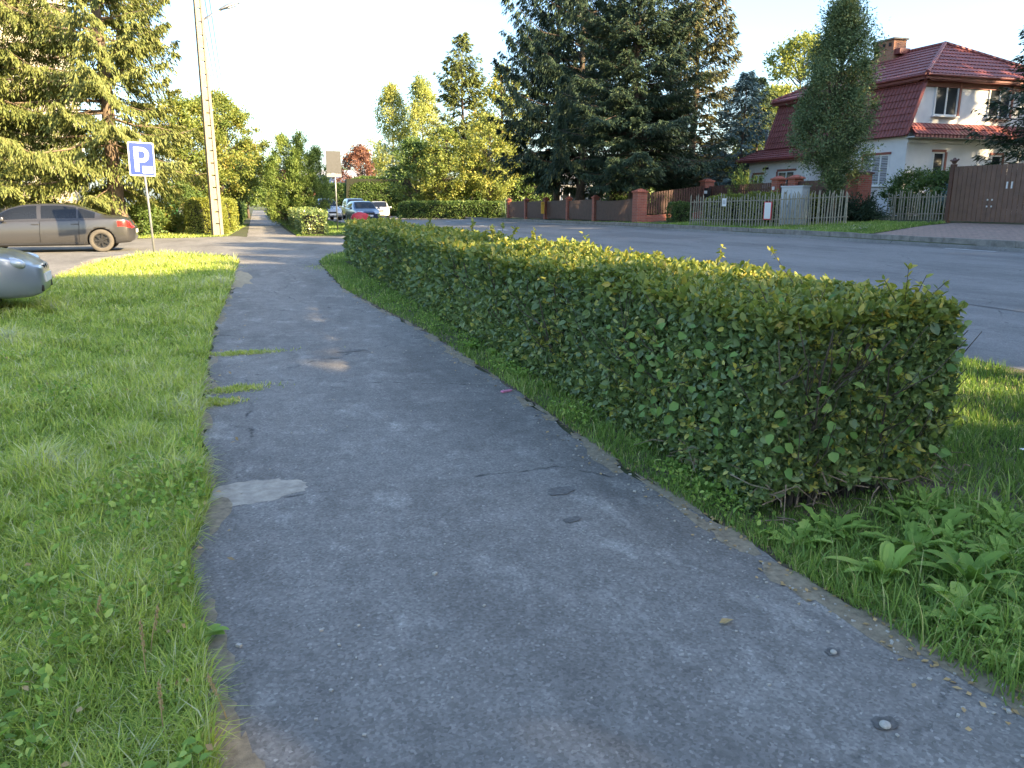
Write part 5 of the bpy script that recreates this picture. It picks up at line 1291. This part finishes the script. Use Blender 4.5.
# slanted edge trim of the mansard and the pent roof across the front
tr = MB(); tr_b = MB(); tr.tube([(-.26, -.2, zl - .08), (ins - .1, -.17, zu - .04)], .075, 6); tr_b.tube([(-.26, D_ + .02, zl - .08), (ins - .1, D_, zu - .04)], .075, 6); tr.build('edge_trim', M_fascia, ho); tr_b.build('edge_trim', M_fascia, ho)
m = MB(); tiled(m, (-.22, -.62, zl - .1), (W_ + .2, -.62, zl - .1), (W_ + .2, -.02, zl + .42), (-.02, -.02, zl + .42), 2); m.box((W_ / 2, -.6, zl - .16), (W_ + .4, .04, .1)); m.build('pent_roof', M_roof, ho)
MB().box((W_ / 2, -.31, zl - .19), (W_ + .3, .6, .04)).build('soffit', M_plaster, ho)
MB().box((W_ / 2, -.03, zl - .34), (W_ + .06, .1, .12)).build('cornice', M_plaster, ho)
# chimney
ch = MB().box((W_ / 2 - .3, 5.7, za - .0), (.75, 1.25, 1.25)).build('chimney', M_chim, ho)
MB().box((W_ / 2 - .3, 5.7, za + .66), (.9, 1.4, .07)).build('cap', M_concrete, ch)
m = MB()
for y in (5.3, 5.7, 6.1):
    m.box((W_ / 2 - .685, y, za + .42), (.03, .15, .16))
m.build('flue_opening', M_black, ch)
MB().box((W_ / 2 - .3, 4.9, za + .05), (.6, .35, .25)).build('flashing', M_fascia, ch)
# front windows (facing -y)
window_(ho, 1.8, 4.85, 1.25, 1.4, 0., guide=1)
window_(ho, 4.75, 4.85, 1.25, 1.4, 0., guide=1)
window_(ho, 1.75, 1.8, .62, 1.75, 0., bars=0, guide=1)
window_(ho, 5.0, 1.8, .62, 1.6, 0., bars=0, guide=1)
# road-side windows (facing -x): build in the local frame of that wall
MX = Matrix.Rotation(-math.pi / 2, 4, 'Z')
window_(ho, -1.6, 1.95, 1.5, 1.3, 0., bars=2, M=MX, guide=-1, blind=True)
# annex under a lean-to roof further along the wall
ax = -.9
MB().box((ax / 2 + .2, 7.35, 1.2), (abs(ax) + .4, 4.9, 3.0)).build('annex_wall', M_plaster, ho)
m = MB(); tiled(m, (ax - .6, 10.2, 2.75), (ax - .6, 3.9, 2.75), (.02, 3.9, 3.36), (.02, 10.2, 3.36), 5); m.build('lean_to_roof', M_roof, ho)
m = MB(); m.box((ax - .55, 7.05, 2.66), (.06, 6.3, .13)); m.box(((ax - .6) / 2, 3.93, 2.8), (abs(ax) + .6, .05, .12)); m.build('annex_fascia', M_fascia, ho)
MB().tube([(ax - .62, 3.95, 2.7), (ax - .62, 10.15, 2.7)], .05, 8).build('annex_gutter', M_fascia, ho)
MT2 = Matrix.Translation((ax, 0, 0)) @ MX
window_(ho, -6.6, 1.35, 1.3, 1.5, 0., bars=1, M=MT2, guide=-1)
window_(ho, -8.9, 1.3, .8, 1.4, 0., bars=1, M=MT2, guide=-1)
dr_ = MB(); dr_.box((-4.6, -.02, 1.1), (1.0, .06, 2.2)); d_ = dr_.build('door', M_guide, ho); d_.data.transform(MX)
MB().box((ax - .04, 8.3, 2.3), (.1, .36, .1)).build('wall_lamp', M_black, ho)
m = MB(); m.tube([(-.05, -.05, -.2), (-.05, -.05, zl - .5)], .05, 8); m.build('downpipe', M_plaster, ho)
MB().box((.75, -.08, .75), (1.0, .14, .5)).build('meter_box', M_cab, ho, False, .02)
MB().tube([(.35, 10.2, 2.0), (.35, 10.2, 4.4)], .08, 8).build('flue_pipe', M_steel, ho)

# small houses far down the road
def far_house(label, loc, rot, w, d, h, rh, wm, rm):
    t = thing('far_house', label, 'house', loc, rot, 'houses far down the road')
    MB().box((0, 0, h / 2), (w, d, h)).build('wall', wm, t)
    m = MB(); m.prism([(-d / 2 - .4, h), (d / 2 + .4, h), (0, h + rh)], 'x', -w / 2 - .4, w / 2 + .4); m.build('roof', rm, t)
    for x in (-w * .27, w * .27):
        window_(t, x, h * .55, 1.2, 1.3, -d / 2)
far_house('low brick house with pale grey roof at the end of the road', at(338, 125), -.1, 11, 9, 3.2, 3.2, M_brick, M_farroof)
far_house('pale house with red roof seen beside the tall yew', at(312, 150), .2, 10, 9, 4., 3.4, M_plaster, M_fascia)
far_house('white house glimpsed through the trunks behind the brick fence', at(585, 66), -.5, 4, 4, 2.9, 1.6, M_plaster, M_farroof)

# ================================================================== HEDGES FURTHER OFF
def far_hedge(label, x0, x1, y0, y1, z1, N, size, mat, rot=0, loc=(0, 0, 0), round_=0., cat='hedge', bias=0., name='hedge', group='clipped hedges further off', lump=.06):
    t = thing(name, label, cat, loc, rot, group)
    hedge_leaves(x0, x1, y0, y1, .05, z1, N, size, False, int(abs(x0 * 13 + y0 * 7)) + 3, mat, t, 1.3, (1, 1), lump=lump, round_=round_, tint_bias=bias)
    return t
far_hedge('dark clipped hedge beyond the drive, below the tall yew', 2.05, 3.25, 38.4, 105, 1.12, 60000, .1, L_hedge, lump=.1)
far_hedge('rounded yellow-green hedge right behind the concrete pole', -.95, .95, -1.3, 1.3, 1.72, 15000, .085, L_yclip, loc=(-2.35, 42.0, 0), round_=.8, bias=.08)
far_hedge('yellow-green hedge running along the path behind the rounded one', -2.7, -1.15, 43.6, 56, 1.7, 24000, .1, L_yclip, bias=.05, round_=.3)
far_hedge('darker clipped hedge farther along the left path side', -2.3, -1.05, 58, 74, 1.45, 14000, .13, L_clip)
far_hedge('last dark hedge far along the left path side', -2.3, -1.0, 76, 110, 1.5, 12000, .18, L_clip)
p = at(379, 84); far_hedge('tall dark clipped hedge with rounded right end by the white car', -3.6, 3.6, -1.3, 1.3, 4.0, 22000, .17, L_green, -.05, p, .85, bias=-.16, lump=.14)
p = at(358, 98); far_hedge('lower clipped hedge left of the tall rounded hedge', -5.5, 4.5, -1.2, 1.2, 3.6, 16000, .2, L_clip, .5, p, .3)
p = at(450, 64); far_hedge('low dark bushes behind the green mesh fence', -4.2, 4.4, -.8, .8, 1.35, 12000, .14, L_green, -.42, p, .3, 'bush', -.1, 'bush')
for k, (x, y, H_, R0_, mt, lab) in enumerate([(25.0, 25.2, 1.75, 1.15, L_clip, 'leafy bush under the blind window, behind the white cabinet'), (24.6, 23.3, 1.6, 1.2, L_clip, 'wide pale green bush behind the low stake fence'), (24.4, 21.7, 1.55, 1.1, L_bluespruce, 'dark bluish bush beside the post of the board gate'), (24.8, 18.2, 2.3, 1.6, L_clip, 'green shrub rising behind the tall board gate')]):
    crown_tree('garden_shrub', lab, (x, y, hz(x, y)), H_, .1, R0_, R0_ * 1.1, mt, 600 + k, 90, 100, .09, .36, trunk_r=.04, cat='bush', group='garden bushes')
p = ((sa[0] + sc2[0]) / 2 + .9, (sa[1] + sc2[1]) / 2 + .9); far_hedge('loose green shrubs filling the bed behind the front stake fence', -2.9, 2.7, -.6, .6, 1.1, 14000, .08, L_yclip, math.atan2(sc2[1] - sa[1], sc2[0] - sa[0]), (p[0], p[1], hz(*p)), .5, 'bush', -.12, 'bush', 'garden bushes', .2)
p = G(672, 223.5); far_hedge('dark low bush at the left end of the stake fence', -.5, .5, -.4, .4, .95, 3500, .07, L_clip, 0, (p[0] + .35, p[1], p[2]), .8, 'bush', -.15, 'bush', 'garden bushes', .1)
p = at(560, 78); far_hedge('tall dark shrubbery closing the view behind the brick fence', -9, 9.5, -1.5, 1.5, 4.6, 26000, .24, L_green, -.25, p, .35, 'bush', -.15, 'bush', 'garden bushes', .5)
p = at(700, 58); far_hedge('dark shrubbery behind the rising board fence, left of the house', -7, 7, -1.3, 1.3, 4.2, 22000, .2, L_green, -.3, p, .35, 'bush', -.15, 'bush', 'garden bushes', .4)
# junipers
def juniper(label, loc, R0_, H, seed, mat=L_yew, group='spreading junipers'):
    r = np.random.default_rng(seed); t = thing('juniper', label, 'shrub', loc, 0, group); n = 9000; k = 120
    az = r.uniform(0, 6.28, k); el = r.uniform(.15, 1.2, k); ln = R0_ * r.uniform(.6, 1.1, k)
    d = np.c_[np.cos(az) * np.cos(el), np.sin(az) * np.cos(el), np.sin(el) * H / R0_]; ci = r.integers(0, k, n); s = r.uniform(.15, 1, n)
    P = d[ci] * (ln[ci] * s)[:, None] + r.normal(0, .06, (n, 3)); P[:, 2] = np.abs(P[:, 2]) + .03
    leaves('foliage', P, d[ci] + r.normal(0, .45, (n, 3)), rnd(n) + np.array([0, 0, .6]), .11 * r.uniform(.6, 1.3, n), .035, np.clip(.35 + .4 * (s - .5) + r.normal(0, .15, n), 0, 1), mat, t)
    m = MB()
    for q in range(0, k, 4): m.tube([(0, 0, 0), tuple(d[q] * ln[q] * .8)], [.02, .005], 4, cap=False)
    m.build('stems', M_bark, t)
p = G(857, 222); juniper('spreading dark juniper at the right end of the front stake fence', p, 1.0, 1.05, 5, L_spruce)
p = G(800, 222); juniper('feathery juniper spilling over the stake fence beside the grey cabinet', (p[0] + .6, p[1] + 1.3, p[2]), 1.1, 1.45, 6)
p = at(812, 37.5); juniper('round green conifer bush in front of the house wall, left of the house', at(748, 37.5), 1.3, 2.6, 8, L_yew)
# shrubs below the big left spruce
for k, (px, d, R0_, H_, mt, lab) in enumerate([(140, 37.5, 1.1, 1.5, L_green, 'dark leafy shrub just left of the parking sign post'), (165, 39.5, 1.3, 1.6, L_gold, 'brownish shrub between sign post and yellow-green hedge'), (182, 45, 1.6, 2.6, L_green, 'green shrub behind the lawn left of the rounded hedge'), (100, 39, 1.1, 2.2, L_gold, 'sparse twiggy shrub beside the trunk of the left spruce')]):
    crown_tree('shrub', lab, at(px, d), H_, .15, R0_, R0_, mt, 300 + k, 50, 90, .12, .4, trunk_r=.05, cat='shrub', group='shrubs at the flats')
M_pt = M_concrete

# ================================================================== TREES
# left: big spruce with hanging twigs, sunlight put into needle and bark colour
def asymL(az, fr): return 1.0
asymL = lambda az, fr: 1.0 if math.cos(az + YAW) < 0 else 1 - .42 * math.cos(az + YAW)
p = at(118, 35.5); spruce('spruce', 'huge yellow-green spruce with hanging twigs at the upper left', p, 19, 6.3, 2.1, L_sprucey, 3, nb=185, dens_=1.6, droop=.55, hang=.85, card=.2, bark=M_barklit, prof=.5, tint0=.55, trunk_r=.34, up_tip=.5, asym=asymL)
p = at(-40, 33); spruce('spruce', 'second drooping spruce reaching in from the left border', p, 18, 5.6, 2.3, L_sprucey, 4, nb=260, dens_=1.5, droop=.65, hang=.8, card=.21, bark=M_barklit, prof=.6, tint0=.48, trunk_r=.3)
p = at(222, 53); crown_tree('rowan', 'round orange-tinged tree right behind the concrete pole', p, 8.3, 1.8, 3.4, 3.4, L_gold, 12, 240, 150, .14, .6, trunk_r=.16, tint0=.36)
p = at(186, 50); crown_tree('broadleaf_tree', 'green-yellow tree between the big spruce and the concrete pole', p, 7.6, 1.6, 3.0, 3.0, L_gold, 13, 170, 120, .16, .6, trunk_r=.15, tint0=.32)
p = at(247, 80); crown_tree('broadleaf_tree', 'dark green tree over the far end of the left hedge', p, 7.2, 1.6, 2.6, 2.6, L_green, 14, 120, 100, .2, .6, trunk_r=.15, tint0=.45)
# tall yew with several tops
p = at(298, 52); crown_tree('yew', 'dense green yew with three pointed tops beside the path', p, 5.9, .5, 1.0, 1.0, L_yew, 15, 420, 170, .13, .3, trunk_r=.1, multi=[(-.75, .2, 5.75, 1.1), (.35, 0, 5.7, 1.05), (1.25, .1, 4.9, .85), (-1.4, 0, 4.1, .8), (0, -.5, 4.6, 1.0)], shape=.8, upright=.9, hollow=.25, wcard=.32)
# right side of the road, far to near
def T(px, d): return at(px, d)
crown_tree('copper_tree', 'reddish copper-leaved tree above the far clipped hedges', T(362, 118), 9.3, 1.6, 3.2, 3.2, L_copper, 16, 140, 90, .28, .75, trunk_r=.2)
crown_tree('birch', 'slender pale birch with hanging twigs, left of the pair', T(395, 100), 15.6, 2.2, 2.9, 2.9, L_birch, 17, 190, 120, .2, .8, bark=M_birch, trunk_r=.2, weep=.9, shape=.8, tint0=.5, lump=.45)
crown_tree('birch', 'pale birch close beside the yellow-lit conifer', T(424, 98), 16.2, 2.2, 3.0, 3.0, L_birch, 18, 190, 120, .2, .8, bark=M_birch, trunk_r=.2, weep=.9, shape=.8, tint0=.42, lump=.45)
crown_tree('broadleaf_tree', 'dense dark round tree over the far kerb', T(416, 74), 7.0, .6, 2.7, 2.4, L_green, 19, 150, 110, .19, .6, trunk_r=.16, tint0=.42)
crown_tree('lilac', 'yellow-green low tree under the pointed conifer', T(447, 72), 7.6, 1.2, 3.0, 2.6, L_gold, 20, 140, 100, .2, .62, trunk_r=.13, tint0=.35)
spruce('pointed_conifer', 'pointed sunlit conifer left of the tall spruces', T(464, 82), 17.5, 4.6, 2.2, L_sprucey, 21, nb=210, dens_=.9, droop=.3, hang=.35, card=.42, tint0=.42, prof=.75)
crown_tree('broadleaf_tree', 'golden tree peeping out between pointed conifer and tall spruce', T(502, 84), 14.5, 3, 3.2, 3.2, L_gold, 22, 150, 90, .25, .75, trunk_r=.2, tint0=.45)
crown_tree('broadleaf_tree', 'sunlit broad tree behind the mesh fence', T(490, 72), 8.5, 1.5, 3.0, 3.0, L_birch, 23, 140, 100, .2, .65, trunk_r=.16, tint0=.45)
spruce('tall_spruce', 'tall open spruce with drooping limbs, left of the dark pair', T(580, 51), 23, 6.3, 2.3, L_spruce, 24, nb=120, dens_=1.5, droop=.42, hang=.95, card=.26, tint0=.42, prof=.55, trunk_r=.26, up_tip=.9)
spruce('tall_spruce', 'second tall spruce whose trunk stands at the left of the dark group', T(556, 53), 19, 5., 2.2, L_spruce, 25, nb=140, dens_=1.3, droop=.4, hang=.7, card=.26, tint0=.4, prof=.6, trunk_r=.22)
spruce('tall_spruce', 'dense dark spruce with bare trunk right behind the stout brick pillar', T(632, 42), 17.0, 4.4, 2.0, L_spruce, 26, nb=330, dens_=1.7, droop=.4, hang=.45, card=.19, tint0=.48, prof=.62, trunk_r=.24)
spruce('tall_spruce', 'spruce with sunlit brown right side behind the dense dark one', T(690, 49), 16.0, 3.6, 2.0, L_sprucebrown, 27, nb=230, dens_=1., droop=.35, hang=.5, card=.33, tint0=.42, prof=.65, trunk_r=.22)
spruce('blue_spruce', 'bluish spruce left of the house annex', T(738, 45), 7.6, 2.5, .8, L_bluespruce, 28, nb=150, dens_=1.0, droop=.3, hang=.3, card=.27, tint0=.4)
spruce('tall_spruce', 'slender spruce behind the left end of the house', T(752, 55), 9.0, 2.6, 1.5, L_spruce, 29, nb=120, dens_=.9, droop=.3, hang=.4, card=.33, tint0=.55)
crown_tree('broadleaf_tree', 'leafy sunlit tree behind the house roof', T(790, 58), 12.2, 3, 3.1, 3.1, L_birch, 30, 150, 100, .2, .7, trunk_r=.2, tint0=.3)
crown_tree('broadleaf_tree', 'pale tree behind the slender spruce left of the house', T(768, 64), 9.6, 3, 3.0, 3.0, L_birch, 31, 120, 90, .22, .7, trunk_r=.2, tint0=.45)
# narrow tree before the house
p = (20.6, 24.6); p = at(829, 29.0)
crown_tree('thuja', 'tall narrow thuja standing in front of the house', p, 7.45, 1.9, 1.4, 1.4, L_thuja, 32, 190, 330, .1, .42, trunk_r=.15, shape=.6, upright=.2, hollow=.2, lump=.3, wcard=.36, tint0=.45)
p = at(830, 28.6); crown_tree('thuja_sprout', 'small bushy sprout hugging the foot of the tall thuja trunk', (p[0], p[1] - .1, p[2]), 2.6, .9, .36, .36, L_thuja, 33, 50, 80, .11, .25, trunk_r=.05, upright=.5, wcard=.4, cat='shrub')
# conifer at the right border
spruce('blue_spruce', 'dark conifer at the right border hiding the house corner', at(1058, 28.0), 9.6, 3.2, .6, L_spruce, 34, nb=270, dens_=1.2, droop=.25, hang=.3, card=.2, tint0=.5, prof=.8)
# far backdrop of trees closing the street
o = None
for k, (px, d, H_, R0_, mt, lab) in enumerate([(268, 190, 7, 4, L_birch, 'small sunlit tree at the far end of the path'), (310, 200, 9, 5, L_green, 'far green tree above the street end, right of the yew'), (345, 210, 10, 5, L_green, 'far tree behind the low brick house'), (232, 120, 9, 4.5, L_green, 'far tree behind the orange-tinged tree'), (330, 170, 7, 4, L_gold, 'far yellowish tree over the parked cars')]):
    crown_tree('far_tree', lab, at(px, d), H_, 1, R0_, R0_, mt, 400 + k, 70, 60, .42, .95, trunk_r=.2, group='trees at the street end')
# unseen trees added to the right and behind, crowns sized to shape the shade
def shade_tree(x, y, H_, zc, R0_, seed, lab, n=190, leaf=.6, cr=.95):
    crown_tree('unseen_shade_tree', lab, (x, y, hz(x, y)), H_, zc, R0_, R0_, L_green, seed, n, 60, leaf, cr * .85, trunk_r=.25, group='added shade trees outside the view', hollow=.1, shape=.75)
SX, SY = math.sin(R_(SUN_AZ)), math.cos(R_(SUN_AZ))      # towards the sun, in plan
def us(u, s): return (SX * s - SY * u, SY * s + SX * u)
for k, (u, s, vlo, vhi, R0_) in enumerate(SHADE):
    x, y = us(u, s); zlo, zhi = vlo + s * TANE - hz(x, y), vhi + s * TANE - hz(x, y)
    shade_tree(x, y, max(zhi, 3), max(zlo, .6), R0_, 500 + k, SHADE_LAB, *((230, .34, .45) if R0_ < 1.6 else ()))

# ================================================================== LIGHT, SKY, CAMERA
w = bpy.data.worlds.new('World'); sc.world = w; w.use_nodes = True
nt = w.node_tree; bg = nt.nodes['Background']; sky = nt.nodes.new('ShaderNodeTexSky'); sky.sky_type = 'NISHITA'; sky.sun_disc = False
sky.sun_elevation = R_(SUN_EL); sky.sun_rotation = R_(SUN_AZ); sky.air_density = 1.0; sky.dust_density = 2.0; sky.ozone_density = 4.0; sky.altitude = 0
nt.links.new(sky.outputs['Color'], bg.inputs['Color']); bg.inputs['Strength'].default_value = SKY_S
sl = bpy.data.lights.new('sun', 'SUN'); sl.energy = SUN_S; sl.angle = R_(.6); sl.color = (1.0, .8, .52)
so = bpy.data.objects.new('sun', sl); COL.objects.link(so)
az, el = R_(SUN_AZ), R_(SUN_EL); dv = Vector((math.sin(az) * math.cos(el), math.cos(az) * math.cos(el), math.sin(el)))
so.rotation_euler = dv.to_track_quat('Z', 'Y').to_euler(); so.location = dv * 60
cam = bpy.data.cameras.new('camera'); cam.sensor_fit = 'HORIZONTAL'; cam.sensor_width = 36; cam.lens = 36 * F / 1024; cam.clip_start = .05; cam.clip_end = 8000
co = bpy.data.objects.new('camera', cam); COL.objects.link(co); co.location = (0, 0, EYE); co.rotation_euler = (math.pi / 2 - PITCH, 0, -YAW); sc.camera = co
sc.view_settings.view_transform = 'Standard'; sc.view_settings.look = 'None'; sc.view_settings.exposure = EXPO; sc.view_settings.gamma = 1; sc.view_settings.use_curve_mapping = False
sc.view_settings.use_white_balance = True; sc.view_settings.white_balance_temperature = 7150; sc.view_settings.white_balance_tint = 8
sc.render.engine = 'CYCLES'
cy = sc.cycles; cy.use_denoising = True; cy.max_bounces = 6; cy.diffuse_bounces = 3; cy.glossy_bounces = 3; cy.transmission_bounces = 4; cy.transparent_max_bounces = 4; cy.caustics_reflective = False; cy.caustics_refractive = False
try: cy.denoiser = 'OPENIMAGEDENOISE'
except Exception: pass
